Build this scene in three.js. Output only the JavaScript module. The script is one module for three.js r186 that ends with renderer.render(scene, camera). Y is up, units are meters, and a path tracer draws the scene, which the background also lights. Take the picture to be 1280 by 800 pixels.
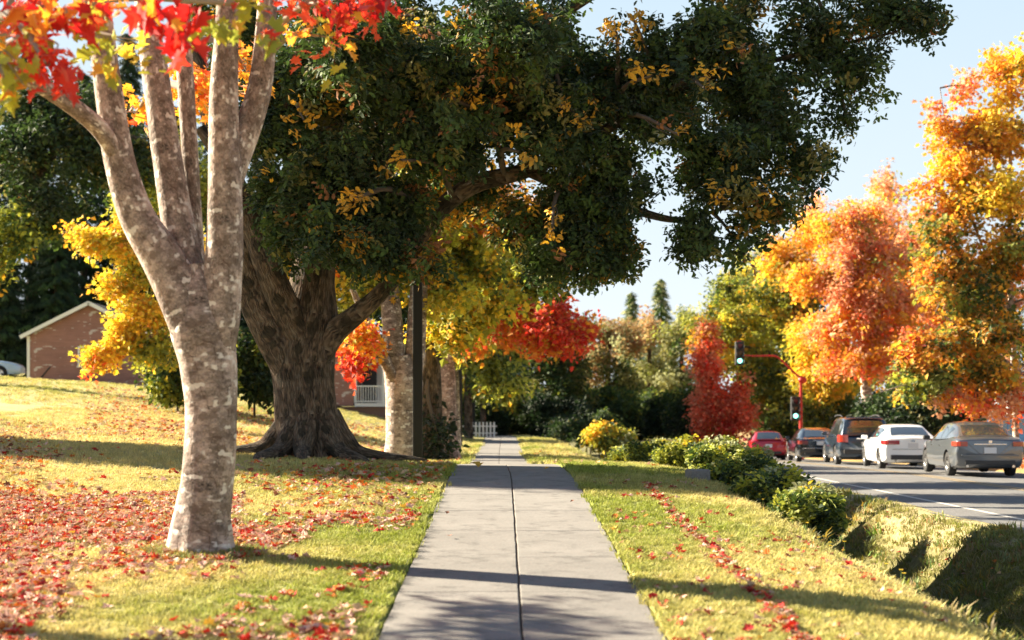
import * as THREE from 'three';
import { mergeGeometries, toCreasedNormals, mergeVertices } from 'three/addons/utils/BufferGeometryUtils.js';
import { RoundedBoxGeometry } from 'three/addons/geometries/RoundedBoxGeometry.js';
import { Brush, Evaluator, SUBTRACTION } from 'three-bvh-csg';

// ------------------------------------------------------------------ camera, sky, sun, exposure
const scene = new THREE.Scene();
const FOCAL = 1778, EYE = 1.6;                                   // focal length in px of a 1280 px wide frame; eye height
const camera = new THREE.PerspectiveCamera(2 * Math.atan(520 / FOCAL) * 180 / Math.PI, 1280 / 1040, 0.1, 1500);
camera.setViewOffset(1280, 1040, 0, 0, 1280, 800);               // lens shift: horizon below the middle, verticals upright
camera.position.set(0, EYE, 0);
camera.lookAt(0, EYE, -10);
camera.focus = 19;
camera.userData.fStop = 1.5;

const sunEl = 26 * Math.PI / 180;
const sunDir = new THREE.Vector3(-0.918 * Math.cos(sunEl), Math.sin(sunEl), -0.397 * Math.cos(sunEl)).normalize();
{
  const W = 512, H = 256, data = new Float32Array(W * H * 4), v = new THREE.Vector3();
  const hor = [0.215, 0.228, 0.236], mid = [0.135, 0.174, 0.206], zen = [0.016, 0.033, 0.075];
  for (let j = 0; j < H; j++) for (let i = 0; i < W; i++) {
    const el = (j + 0.5) / H * Math.PI - Math.PI / 2, az = ((i + 0.5) / W - 0.5) * 2 * Math.PI;
    v.set(Math.cos(el) * Math.cos(az), Math.sin(el), Math.cos(el) * Math.sin(az));
    const h = Math.max(0, Math.sin(el)), a = Math.min(1, h / 0.32), b = Math.min(1, Math.max(0, (h - 0.32) / 0.68));
    const glow = Math.pow(Math.max(0, v.dot(sunDir)), 6) * 0.10;
    const k = (j * W + i) * 4;
    for (let c = 0; c < 3; c++) {
      let s = a < 1 ? hor[c] + (mid[c] - hor[c]) * Math.pow(a, 0.8) : mid[c] + (zen[c] - mid[c]) * Math.pow(b, 0.4);
      data[k + c] = s + glow * [1, 0.9, 0.75][c];
    }
    data[k + 3] = 1;
  }
  const sky = new THREE.DataTexture(data, W, H, THREE.RGBAFormat, THREE.FloatType);
  sky.mapping = THREE.EquirectangularReflectionMapping; sky.magFilter = THREE.LinearFilter; sky.needsUpdate = true;
  scene.background = sky; scene.environment = sky;
}
const sun = new THREE.DirectionalLight(new THREE.Color().setRGB(1, 0.87, 0.66), 5);
sun.position.copy(sunDir).multiplyScalar(120); sun.castShadow = true;
sun.shadow.camera.left = sun.shadow.camera.bottom = -70; sun.shadow.camera.right = sun.shadow.camera.top = 70; sun.shadow.camera.far = 300; sun.shadow.mapSize.set(4096, 4096);
sun.target.position.set(0, 0, -35);
sun.position.add(sun.target.position);
scene.add(sun, sun.target);
const renderer = new THREE.WebGLRenderer({ antialias: true });
renderer.toneMapping = THREE.LinearToneMapping;
renderer.toneMappingExposure = 4.8;
renderer.shadowMap.enabled = true;

// ------------------------------------------------------------------ small helpers
function RNG(seed) { let a = seed >>> 0; return () => { a = (a + 0x6D2B79F5) >>> 0; let t = a; t = Math.imul(t ^ (t >>> 15), t | 1); t ^= t + Math.imul(t ^ (t >>> 7), t | 61); return ((t ^ (t >>> 14)) >>> 0) / 4294967296; }; }
const V3 = (x, y, z) => new THREE.Vector3(x, y, z);
const lin = (r, g, b) => new THREE.Color().setRGB(r, g, b);
const clamp = (x, a = 0, b = 1) => Math.min(b, Math.max(a, x));
const smooth = (a, b, x) => { const t = clamp((x - a) / (b - a)); return t * t * (3 - 2 * t); };
const mix = (a, b, t) => a + (b - a) * t;
function hash(i, j, k) { let h = Math.imul(i, 374761393) ^ Math.imul(j, 668265263) ^ Math.imul(k, 2147483647 ^ 0x5bd1e995); h = Math.imul(h ^ (h >>> 13), 1274126177); return ((h ^ (h >>> 16)) >>> 0) / 4294967296; }
function vnoise(x, y, z = 0, per = 0) {                           // value noise, optionally periodic in x and y
  const xi = Math.floor(x), yi = Math.floor(y), zi = Math.floor(z), f = (t) => t * t * (3 - 2 * t), fx = f(x - xi), fy = f(y - yi), fz = f(z - zi);
  const m = (a) => per ? ((a % per) + per) % per : a;
  const c = (i, j, k) => hash(m(xi + i), m(yi + j), zi + k);
  const l = (k) => mix(mix(c(0, 0, k), c(1, 0, k), fx), mix(c(0, 1, k), c(1, 1, k), fx), fy);
  return mix(l(0), l(1), fz);
}
function fbm(x, y, z = 0, oct = 4) { let s = 0, a = 0.5, n = 0; for (let o = 0; o < oct; o++) { s += a * vnoise(x, y, z + o * 7.3); n += a; a *= 0.5; x *= 2.03; y *= 2.03; } return s / n; }
function pfbm(u, v, per, oct, seed) { let s = 0, a = 0.5, n = 0; for (let o = 0; o < oct; o++) { s += a * vnoise(u * per, v * per, seed + o * 5, per); n += a; a *= 0.55; per *= 2; } return s / n; }
function interp(knots) {                                          // monotone-ish smooth curve through [t, v] knots
  const n = knots.length, m = knots.map((k, i) => { const a = knots[Math.max(0, i - 1)], b = knots[Math.min(n - 1, i + 1)]; return (b[1] - a[1]) / (b[0] - a[0]); });
  return (t) => {
    if (t <= knots[0][0]) return knots[0][1];
    if (t >= knots[n - 1][0]) return knots[n - 1][1];
    let i = 0; while (knots[i + 1][0] < t) i++;
    const h = knots[i + 1][0] - knots[i][0], s = (t - knots[i][0]) / h, s2 = s * s, s3 = s2 * s;
    return (2 * s3 - 3 * s2 + 1) * knots[i][1] + (s3 - 2 * s2 + s) * h * m[i] + (-2 * s3 + 3 * s2) * knots[i + 1][1] + (s3 - s2) * h * m[i + 1];
  };
}
function tex(w, h, fn, srgb = false) {
  const d = new Uint8Array(w * h * 4);
  for (let j = 0; j < h; j++) for (let i = 0; i < w; i++) { const c = fn((i + 0.5) / w, (j + 0.5) / h), k = (j * w + i) * 4; d[k] = clamp(c[0]) * 255; d[k + 1] = clamp(c[1]) * 255; d[k + 2] = clamp(c[2]) * 255; d[k + 3] = 255; }
  const t = new THREE.DataTexture(d, w, h); t.magFilter = THREE.LinearFilter; t.minFilter = THREE.LinearMipmapLinearFilter; t.generateMipmaps = true;
  t.wrapS = t.wrapT = THREE.RepeatWrapping; if (srgb) t.colorSpace = THREE.SRGBColorSpace; t.needsUpdate = true; return t;
}
const taken = {};
function numbered(name) { const n = taken[name] = (taken[name] ?? -1) + 1; return n ? `${name}_${String(n).padStart(3, '0')}` : name; }
function shade(o) { o.traverse((m) => { if (m.isMesh) { m.castShadow = true; m.receiveShadow = true; } }); return o; }
function part(name, geo, mat, parent, pos, rot) {
  const m = new THREE.Mesh(geo, mat); m.name = name; m.castShadow = m.receiveShadow = true;
  if (pos) m.position.set(...pos); if (rot) m.rotation.set(...rot);
  if (parent) parent.add(m); return m;
}
function thing(name, label, category, pos = [0, 0, 0], turn = 0, group) {
  const g = new THREE.Group(); g.name = numbered(name); g.position.set(...pos); g.rotation.y = turn;
  g.userData = { label, category }; if (group) g.userData.group = group;
  scene.add(g); return g;
}
function structure(name, geo, mat) { const m = part(numbered(name), geo, mat, scene); m.userData = { kind: 'structure' }; return m; }
function box(w, h, d, x = 0, y = 0, z = 0) { return new THREE.BoxGeometry(w, h, d).translate(x, y, z); }
function bare(g) { const n = g.index ? g.toNonIndexed() : g; for (const k of Object.keys(n.attributes)) if (!['position', 'normal', 'uv'].includes(k)) n.deleteAttribute(k); return n; }
const joined = (list) => mergeGeometries(list.map(bare));
const at = (u, v, d) => V3((u - 640) * d / FOCAL, EYE + (520 - v) * d / FOCAL, -d);   // a surveyed bearing and its distance, as a point in metres

// ------------------------------------------------------------------ the lie of the land
const S = interp([[-30, -0.6], [0, -0.15], [8.9, 0.2], [12.4, 0.35], [20.3, 0.687], [24.7, 0.74], [30, 0.56], [38, 0.28], [46.4, 0.164], [60, 0.22], [80, 0.34], [95, 0.25], [130, 0], [200, -0.3]]);
const C = interp([[0, 0.12], [8.9, 0.065], [20.3, -0.01], [25, -0.1], [46, -0.42], [80, -0.63], [130, -1.2]]);
const hillA = interp([[0, 0], [13, 0.05], [18, 0.3], [25, 0.85], [40, 2.4], [60, 3.5], [75, 4.1], [100, 4.4], [200, 4.6]]);
const R = interp([[-30, -0.08], [40, -0.08], [47, -0.18], [55, -0.28], [62, -0.42], [68, -0.56], [77, -0.72], [120, -1.1], [200, -1.4]]);
const RS = (d) => 1.0 * smooth(42, 90, d) + 0.00012 * Math.max(0, d - 80) ** 2;
const ditchDepth = interp([[-30, 0.95], [30, 0.95], [45, 0.6], [60, 0.35], [200, 0.35]]);   // metres below the road
const ROAD0 = 7.2, ROAD1 = 15.2;
function ground(x, z) {
  const d = -z, c = C(d), s = S(d), r = R(d), xs = x - RS(d);
  if (x < c) {
    const u = Math.max(0, c - 1.1 - x), w = u * u / (u + 1.2);
    let h = s + hillA(d) * (1 - Math.exp(-w / 12));
    h -= 0.4 * smooth(66, 73, d) * smooth(14, 18, -x);
    return h + (fbm(x * 0.35, z * 0.35, 3, 3) - 0.5) * 0.14 * smooth(0.2, 2, u) + 0.015;
  }
  const v = x - c - 0.9;
  const wob = (fbm(x * 0.5 + 9, z * 0.42, 5, 3) - 0.5) * 2;
  const bed = r - ditchDepth(d);
  let h;
  if (v < 2.2) h = s + 0.015 - 0.05 * smooth(0.5, 2.2, v) + (fbm(x * 0.8, z * 0.8, 3, 2) - 0.5) * 0.05 * smooth(0.1, 1, v);
  else h = s - 0.035;
  const drop = smooth(1.75, 4.2, v + wob * 0.18), rise = smooth(4.75, 6.2, xs - c * 0 - 0.9 + wob * 0.42);
  h = mix(h, bed + wob * 0.12, drop);
  h = mix(h, r + 0.02 + wob * 0.05, rise);
  if (xs > ROAD0 - 0.25) {
    const e = smooth(ROAD0 + 0.22, ROAD0 + 0.5, xs), f = smooth(ROAD1 - 0.1, ROAD1 + 0.25, xs);
    h = mix(h, r - 0.12, e); h = mix(h, r + 0.06 + 0.02 * Math.max(0, xs - ROAD1), f);
  }
  return h;
}
const GREEN = [0.25, 0.285, 0.04], DRY = [0.54, 0.45, 0.19], BARE = [0.24, 0.17, 0.10];
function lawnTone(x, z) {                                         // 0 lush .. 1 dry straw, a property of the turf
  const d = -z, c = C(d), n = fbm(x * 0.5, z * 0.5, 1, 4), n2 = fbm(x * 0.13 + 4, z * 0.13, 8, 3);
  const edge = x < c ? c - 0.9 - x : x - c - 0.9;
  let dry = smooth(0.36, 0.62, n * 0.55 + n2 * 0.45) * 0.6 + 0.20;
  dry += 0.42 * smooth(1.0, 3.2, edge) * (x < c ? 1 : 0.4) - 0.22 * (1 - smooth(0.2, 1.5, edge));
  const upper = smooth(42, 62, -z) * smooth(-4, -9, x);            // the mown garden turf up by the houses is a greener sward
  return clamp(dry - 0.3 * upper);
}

// ------------------------------------------------------------------ textures
const grassTex = tex(512, 512, (u, v) => { const a = pfbm(u, v, 32, 4, 1), b = pfbm(u, v, 6, 4, 9), c = pfbm(u, v, 96, 2, 4); const k = 0.78 + 0.5 * (a - 0.5) + 0.28 * (b - 0.5) + 0.5 * (c - 0.5); return [k, k, k * 0.92]; });
const grassBump = tex(512, 512, (u, v) => { const k = pfbm(u, v, 64, 3, 21); return [k, k, k]; });
const concreteTex = tex(1024, 1024, (u, v) => {
  const a = pfbm(u, v, 6, 5, 2), b = pfbm(u, v, 160, 2, 7), st = pfbm(u, v, 14, 3, 33), sp = vnoise(u * 220, v * 220, 5, 220);
  let k = 0.72 + 0.26 * (a - 0.5) + 0.26 * (b - 0.5); if (st > 0.58) k -= (st - 0.58) * 0.9; if (sp > 0.93) k -= 0.16; if (sp < 0.05) k += 0.1;
  return [k * 1.02, k * 0.985, k * 0.935];
});
const concreteBump = tex(512, 512, (u, v) => { const k = pfbm(u, v, 100, 3, 12); return [k, k, k]; });
const asphaltTex = tex(1024, 1024, (u, v) => { const a = pfbm(u, v, 5, 4, 3), b = pfbm(u, v, 256, 2, 8), st = pfbm(u, v, 11, 4, 18); let k = 0.50 + 0.22 * (a - 0.5) + 0.5 * (b - 0.5) + 0.12 * (st - 0.5); return [k, k, k * 1.01]; });
const paleBark = tex(1024, 1024, (u, v) => {                     // smooth grey-brown bark: soft mottling, lenticel dashes, pale lichen plates, dark scars
  const a = pfbm(u, v, 4, 5, 3), m = pfbm(u, v * 2, 12, 4, 27), dash = vnoise(u * 22, v * 96, 4, 2112), lich = pfbm(u, v * 2, 11, 3, 41), lich2 = pfbm(u, v, 26, 2, 45), dark = pfbm(u, v * 2, 15, 4, 61), fine = pfbm(u, v, 110, 2, 5), crack = Math.abs(vnoise(u * 18 + 1.5 * a, v * 4, 8, 72) - 0.5);
  let k = 0.82 + 1.3 * (a - 0.5) + 0.9 * (m - 0.5) + 0.5 * (fine - 0.5), r = 0.50 * k, g = 0.405 * k, b = 0.35 * k;
  const D = smooth(0.50, 0.64, dark) * 0.62 + smooth(0.80, 0.9, dash) * smooth(0.45, 0.6, m) * 0.5 + smooth(0.05, 0.0, crack) * 0.45; r = mix(r, 0.12, clamp(D)); g = mix(g, 0.085, clamp(D)); b = mix(b, 0.065, clamp(D));
  const L = smooth(0.60, 0.70, lich * 0.75 + lich2 * 0.25) * 0.9; r = mix(r, 0.72 * (0.8 + fine * 0.4), L); g = mix(g, 0.68 * (0.8 + fine * 0.4), L); b = mix(b, 0.62 * (0.8 + fine * 0.4), L);
  return [r, g, b];
});
const paleBump = tex(512, 512, (u, v) => { const k = 0.65 * pfbm(u, v * 1, 10, 4, 8) + 0.2 * pfbm(u, v * 3, 20, 3, 18) + 0.15 * pfbm(u, v, 70, 2, 9); return [k, k, k]; });
const oakBark = tex(1024, 1024, (u, v) => {
  const w = pfbm(u, v, 8, 3, 14) * 0.09, f = Math.abs(vnoise((u + w) * 26, v * 5, 2, 130) - 0.5) * 2, f2 = vnoise((u + w) * 60, v * 14, 9, 840), a = pfbm(u, v, 5, 4, 6), m = pfbm(u, v, 4, 4, 77);
  let k = 0.10 + 0.75 * f + 0.35 * f2 + 0.5 * (a - 0.5), r = 0.26 * k, g = 0.20 * k, b = 0.145 * k;
  const M = smooth(0.50, 0.62, m) * 0.8; r = mix(r, 0.055 * k, M); g = mix(g, 0.05 * k, M); b = mix(b, 0.028 * k, M); const L = smooth(0.52, 0.4, m) * smooth(0.5, 0.66, pfbm(u, v, 12, 3, 90)) * 0.6; r = mix(r, 0.34 * k, L); g = mix(g, 0.31 * k, L); b = mix(b, 0.25 * k, L);
  return [r, g, b];
});
const oakBump = tex(1024, 1024, (u, v) => { const w = pfbm(u, v, 8, 3, 14) * 0.09, f = Math.abs(vnoise((u + w) * 26, v * 5, 2, 130) - 0.5) * 2, f2 = vnoise((u + w) * 60, v * 14, 9, 840), k = 0.7 * f + 0.3 * f2; return [k, k, k]; });

// ------------------------------------------------------------------ materials
const std = (color, roughness = 0.8, extra = {}) => new THREE.MeshStandardMaterial({ color, roughness, ...extra });
const M = {
  turf: std(lin(1, 1, 1), 1, { map: grassTex, bumpMap: grassBump, bumpScale: 0.03, vertexColors: true, side: THREE.DoubleSide }),
  concrete: std(lin(0.275, 0.268, 0.26), 0.92, { map: concreteTex, bumpMap: concreteBump, bumpScale: 0.002 }),
  seam: std(lin(0.075, 0.05, 0.03), 1),
  asphalt: std(lin(0.29, 0.285, 0.28), 0.88, { map: asphaltTex, bumpMap: concreteBump, bumpScale: 0.004 }),
  paintWhite: std(lin(0.50, 0.48, 0.44), 0.8), paintYellow: std(lin(0.34, 0.25, 0.13), 0.8),
  paleBark: std(lin(0.9, 0.88, 0.87), 0.92, { map: paleBark, bumpMap: paleBump, bumpScale: 0.02 }),
  pinkBark: std(lin(0.82, 0.70, 0.66), 0.95, { map: paleBark, bumpMap: paleBump, bumpScale: 0.015 }),
  oakBark: std(lin(0.72, 0.65, 0.58), 1, { map: oakBark, bumpMap: oakBump, bumpScale: 0.035 }),
  twig: std(lin(0.11, 0.085, 0.065), 1), paleTwig: std(lin(0.27, 0.22, 0.18), 0.95),
  black: std(lin(0.018, 0.018, 0.019), 0.55), rubber: std(lin(0.022, 0.022, 0.023), 0.9), darkPlastic: std(lin(0.03, 0.03, 0.032), 0.6),
  post: std(lin(0.010, 0.009, 0.007), 0.8), redPaint: std(lin(0.42, 0.02, 0.012), 0.45),
  alloy: std(lin(0.55, 0.55, 0.56), 0.3, { metalness: 0.9 }), chrome: std(lin(0.75, 0.75, 0.76), 0.12, { metalness: 1 }),
  glass: new THREE.MeshPhysicalMaterial({ color: lin(0.035, 0.045, 0.05), roughness: 0.06, metalness: 0, specularIntensity: 1, ior: 1.9, clearcoat: 1, clearcoatRoughness: 0.03 }),
  white: std(lin(0.78, 0.77, 0.74), 0.6), trim: std(lin(0.72, 0.70, 0.65), 0.65), plate: std(lin(0.62, 0.63, 0.66), 0.5),
};
const leafMat = (rough = 0.88, trans = 0.42) => new THREE.MeshPhysicalMaterial({ color: lin(1, 1, 1), roughness: rough, transmission: trans, thickness: 0, vertexColors: true, side: THREE.DoubleSide, specularIntensity: 0.6 });
M.leaf = leafMat(0.86, 0.40); M.leafThin = leafMat(0.93, 0.56); M.needle = leafMat(0.95, 0.15); M.litter = leafMat(0.9, 0.15); M.blade = leafMat(0.9, 0.35);

// ------------------------------------------------------------------ ground sheet
{
  const us = [], ds = [];
  for (const [a, b, st] of [[-700, -300, 200], [-300, -100, 40], [-100, -45, 5], [-45, -14, 1], [-14, -1.2, 0.35]]) for (let x = a; x < b - 1e-6; x += st) us.push(x);
  us.push(-1.2, -0.95, -0.915, -0.9, 0, 0.9, 0.915, 0.95);
  for (const [a, b, st] of [[1.2, 9, 0.2], [9, 20, 0.4], [20, 45, 1], [45, 100, 5], [100, 300, 40], [300, 701, 200]]) for (let x = a; x < b - 1e-6; x += st) us.push(x);
  for (const [a, b, st] of [[-60, 6, 3], [6, 40, 0.35], [40, 110, 1], [110, 210, 5], [210, 700, 70]]) for (let d = a; d < b - 1e-6; d += st) ds.push(d);
  const pos = [], col = [], uv = [], idx = [], n = us.length;
  for (const d of ds) for (const u of us) {
    const x = C(d) + u, z = -d;
    let y = ground(x, z); const under = Math.abs(u) < 0.91; if (under) y = S(d) - 0.1;
    if (d > 200) y = mix(y, 0, smooth(200, 300, d));
    pos.push(x, y, z); uv.push(x / 2.3, z / 2.3);
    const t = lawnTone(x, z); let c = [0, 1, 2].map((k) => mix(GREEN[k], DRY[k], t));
    const xs = x - RS(d), v = x - C(d) - 0.9;
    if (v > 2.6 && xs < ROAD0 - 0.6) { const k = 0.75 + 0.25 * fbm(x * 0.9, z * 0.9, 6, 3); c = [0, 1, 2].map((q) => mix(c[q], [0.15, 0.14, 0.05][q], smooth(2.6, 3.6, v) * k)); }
    if (Math.abs(xs - (ROAD0 - 0.25)) < 0.55) { const k = 0.7 * smooth(0.55, 0.1, Math.abs(xs - (ROAD0 - 0.25))); c = [0, 1, 2].map((q) => mix(c[q], [0.30, 0.24, 0.16][q], k)); }
    if (xs > ROAD1) { const k = 0.45 + 0.5 * fbm(x * 0.6, z * 0.6, 2, 3); c = [0, 1, 2].map((q) => mix(c[q], [0.46, 0.24, 0.10][q], clamp(k))); }
    if (under) c = [0.06, 0.05, 0.035];
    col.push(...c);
  }
  for (let j = 0; j < ds.length - 1; j++) for (let i = 0; i < n - 1; i++) { const a = j * n + i; idx.push(a, a + 1, a + n, a + 1, a + n + 1, a + n); }
  const g = new THREE.BufferGeometry();
  g.setAttribute('position', new THREE.Float32BufferAttribute(pos, 3)); g.setAttribute('color', new THREE.Float32BufferAttribute(col, 3)); g.setAttribute('uv', new THREE.Float32BufferAttribute(uv, 2));
  g.setIndex(idx); g.computeVertexNormals();
  structure('lawn', g, M.turf);
}

// ------------------------------------------------------------------ sidewalk of paired slabs
{
  const walk = new THREE.Group(); walk.name = 'sidewalk'; walk.userData = { kind: 'structure' }; scene.add(walk);
  const rng = RNG(5), LEN = 1.83, variants = [0.98, 1.0, 1.04, 0.93].map((k) => { const m = M.concrete.clone(); m.color = lin(0.275 * k, 0.268 * k, 0.26 * k); return m; });
  for (let row = 0; row < 56; row++) for (const side of [-1, 1]) {
    const d0 = -4 + row * LEN + 0.0025, d1 = d0 + LEN - 0.005, e0 = side < 0 ? -0.9 : 0.008, e1 = side < 0 ? -0.008 : 0.9;
    const xs = [e0, e0 + 0.006, e1 - 0.006, e1], nseg = 6, pos = [], uv = [], idx = [], tilt = (rng() - 0.5) * 0.006, o1 = rng() * 3;
    const dsteps = [d0, d0 + 0.008, ...[1, 2, 3, 4, 5].map((k) => mix(d0, d1, k / nseg)), d1 - 0.008, d1];
    const loops = dsteps.length;
    dsteps.forEach((d, j) => {
      const endE = j === 0 || j === loops - 1;
      const wob = side < 0 ? (fbm(d * 2.1, 3.3, 1, 2) - 0.5) * 0.03 : (fbm(d * 2.4, 7.1, 1, 2) - 0.5) * 0.03;
      const ex = xs.map((x, i) => x + (i === (side < 0 ? 0 : 3) || i === (side < 0 ? 1 : 2) ? wob : (fbm(d * 5, 2.2, 4, 2) - 0.5) * 0.012));
      const y = S(d) + 0.012 + tilt;
      const pts = [[ex[0], y - 0.09], [ex[0], y - 0.005], [ex[1], endE ? y - 0.005 : y], [ex[2], endE ? y - 0.005 : y], [ex[3], y - 0.005], [ex[3], y - 0.09]];
      for (const [x, yy] of pts) { pos.push(C(d) + x, yy, -d); uv.push((x + o1) / 1.9, d / 1.9); }
    });
    for (let j = 0; j < loops - 1; j++) for (let i = 0; i < 5; i++) { const a = j * 6 + i; idx.push(a, a + 1, a + 6, a + 1, a + 7, a + 6); }
    const cap = (o, f) => { for (const [a, b, c] of [[0, 1, 5], [1, 4, 5], [1, 2, 4], [2, 3, 4]]) idx.push(...(f ? [o + a, o + c, o + b] : [o + a, o + b, o + c])); };
    cap(0, true); cap((loops - 1) * 6, false);
    const g = new THREE.BufferGeometry(); g.setAttribute('position', new THREE.Float32BufferAttribute(pos, 3)); g.setAttribute('uv', new THREE.Float32BufferAttribute(uv, 2)); g.setIndex(idx);
    part('slab', toCreasedNormals(g, 0.5), variants[Math.floor(rng() * 4)], walk);
  }
  // grit packed in the long joint
  const pos = [], idx = []; let k = 0;
  for (let d = 6; d < 60; d += 0.15) { const y = S(d) + 0.001 + (fbm(d * 3, 1, 2, 2) - 0.5) * 0.012; pos.push(C(d) - 0.03, y, -d, C(d) + 0.03, y, -d); if (k) idx.push(2 * k - 2, 2 * k - 1, 2 * k, 2 * k - 1, 2 * k + 1, 2 * k); k++; }
  const g = new THREE.BufferGeometry(); g.setAttribute('position', new THREE.Float32BufferAttribute(pos, 3)); g.setIndex(idx); g.computeVertexNormals();
  part('joint_filler', g, M.seam, walk);
}

// ------------------------------------------------------------------ road with painted lines
function ribbon(x0, x1, lift, dA, dB, step, mat, name, parent, jag = 0) {
  const pos = [], uv = [], idx = []; let k = 0; const nx = 8;
  for (let d = dA; d <= dB; d += step) {
    const jl = jag ? (fbm(d * 1.1, 2, 3, 4) - 0.5) * jag : 0;
    for (let i = 0; i <= nx; i++) { const x = mix(x0 + jl, x1, i / nx), t = (x - ROAD0) / (ROAD1 - ROAD0); pos.push(x + RS(d), R(d) + lift + 0.05 * (1 - (2 * t - 1) ** 2), -d); uv.push(x / 4.3, d / 4.3); }
    if (k) for (let i = 0; i < nx; i++) { const a = (k - 1) * (nx + 1) + i; idx.push(a, a + 1, a + nx + 1, a + 1, a + nx + 2, a + nx + 1); }
    k++;
  }
  const g = new THREE.BufferGeometry(); g.setAttribute('position', new THREE.Float32BufferAttribute(pos, 3)); g.setAttribute('uv', new THREE.Float32BufferAttribute(uv, 2)); g.setIndex(idx); g.computeVertexNormals();
  return part(name, g, mat, parent);
}
{
  const road = new THREE.Group(); road.name = 'road'; road.userData = { kind: 'structure' }; scene.add(road);
  ribbon(ROAD0, ROAD1, 0, -20, 190, 0.5, M.asphalt, 'asphalt', road, 0.35);
  ribbon(8.05, 8.16, 0.005, -20, 150, 0.5, M.paintWhite, 'edge_line', road);
  ribbon(11.08, 11.19, 0.005, -20, 150, 0.5, M.paintYellow, 'centre_line', road);
  ribbon(11.33, 11.44, 0.005, -20, 150, 0.5, M.paintYellow, 'centre_line', road);
}

// ------------------------------------------------------------------ leaves, sprigs and trees
const LEAF = {                                                    // outlines: [x, z] with the stalk at the origin, length about 1
  oak: [[0.10, 0.15], [0.20, 0.30], [0.15, 0.42], [0.27, 0.58], [0.20, 0.72], [0.16, 0.88], [0, 1]],
  maple: [[0.30, 0.06], [0.22, 0.24], [0.55, 0.38], [0.26, 0.48], [0.34, 0.74], [0.14, 0.66], [0, 1]],
  broad: [[0.30, 0.35], [0.26, 0.7], [0, 1]],
  blade: [[0.12, 0.4], [0, 1]],
};
function leafTris(shape, out, col, m, tint, size, fold = 0.25) {   // a leaf folded along its midrib, drooping to the tip
  const half = LEAF[shape], p = V3(), a = V3(), b = V3(), c = V3();
  const pt = (x, z) => V3(x * size, (Math.abs(x) * fold - z * z * 0.22) * size, z * size).applyMatrix4(m);
  for (const s of [-1, 1]) {
    for (let i = 0; i < half.length; i++) {
      const q0 = i ? half[i - 1] : [0.02, 0.02], q1 = half[i];
      const mid = pt(0, Math.min(1, (q0[1] + q1[1]) / 2 * 0.92)), A = pt(s * q0[0], q0[1]), B = pt(s * q1[0], q1[1]);
      const prev = pt(0, i ? Math.min(1, (half[i - 1][1] + (i > 1 ? half[i - 2][1] : 0.02)) / 2 * 0.92) : 0);
      const tri = (x, y, z) => { for (const w of s > 0 ? [x, y, z] : [x, z, y]) { out.push(w.x, w.y, w.z); col.push(...tint); } };
      tri(mid, A, B); if (i) tri(prev, A, mid);
    }
  }
}
function sprigGeo(shape, n, leaf, spread, seed, vary = 0.3) {
  const rng = RNG(seed), pos = [], col = [], m = new THREE.Matrix4(), q = new THREE.Quaternion(), e = new THREE.Euler();
  for (let i = 0; i < n; i++) {
    const t = (i + rng() * 0.6) / n, ang = rng() * 6.283, k = 1 - vary / 2 + rng() * vary, s = leaf * (0.7 + rng() * 0.55);
    e.set((rng() - 0.35) * 1.3, ang, (rng() - 0.5) * 1.3, 'YXZ'); q.setFromEuler(e);
    m.compose(V3(Math.sin(ang) * 0.1 * spread + (rng() - 0.5) * spread * 0.55, (rng() - 0.5) * spread * 0.5, (t - 0.4) * spread), q, V3(1, 1, 1));
    leafTris(shape, pos, col, m, [k * (0.94 + rng() * 0.12), k, k * (0.94 + rng() * 0.12)], s);
  }
  const g = new THREE.BufferGeometry(); g.setAttribute('position', new THREE.Float32BufferAttribute(pos, 3)); g.setAttribute('color', new THREE.Float32BufferAttribute(col, 3)); g.computeVertexNormals(); return g;
}
function simpleSprig(n, leaf, spread, seed, vary = 0.35) {         // far foliage: diamond leaves
  const rng = RNG(seed), pos = [], col = [], e = new THREE.Euler(), q = new THREE.Quaternion(), m = new THREE.Matrix4();
  for (let i = 0; i < n; i++) {
    const s = leaf * (0.6 + rng() * 0.8), k = 1 - vary / 2 + rng() * vary; e.set((rng() - 0.4) * 1.6, rng() * 6.283, (rng() - 0.5) * 1.6, 'YXZ'); q.setFromEuler(e);
    m.compose(V3((rng() - 0.5) * spread, (rng() - 0.5) * spread * 0.7, (rng() - 0.5) * spread), q, V3(1, 1, 1));
    const P = [[0, 0, 0], [0.34, 0.08, 0.45], [0, -0.1, 1], [-0.34, 0.08, 0.45]].map((p) => V3(...p).multiplyScalar(s).applyMatrix4(m));
    for (const w of [0, 1, 2, 0, 2, 3]) { pos.push(P[w].x, P[w].y, P[w].z); col.push(k, k, k); }
  }
  const g = new THREE.BufferGeometry(); g.setAttribute('position', new THREE.Float32BufferAttribute(pos, 3)); g.setAttribute('color', new THREE.Float32BufferAttribute(col, 3)); g.computeVertexNormals(); return g;
}
function needleSprig(seed) {
  const rng = RNG(seed), pos = [], col = [], m = new THREE.Matrix4(), e = new THREE.Euler(), q = new THREE.Quaternion();
  for (let i = 0; i < 16; i++) { const k = 0.8 + rng() * 0.4; e.set(0.35 + rng() * 0.5, (i % 2 ? 1 : -1) * (0.5 + rng() * 0.5), 0, 'YXZ'); q.setFromEuler(e); m.compose(V3(0, 0, i / 16), q, V3(1, 1, 1)); leafTris('blade', pos, col, m, [k, k, k], 0.5 * (1.15 - i / 20)); }
  const g = new THREE.BufferGeometry(); g.setAttribute('position', new THREE.Float32BufferAttribute(pos, 3)); g.setAttribute('color', new THREE.Float32BufferAttribute(col, 3)); g.computeVertexNormals(); return g;
}
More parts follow.
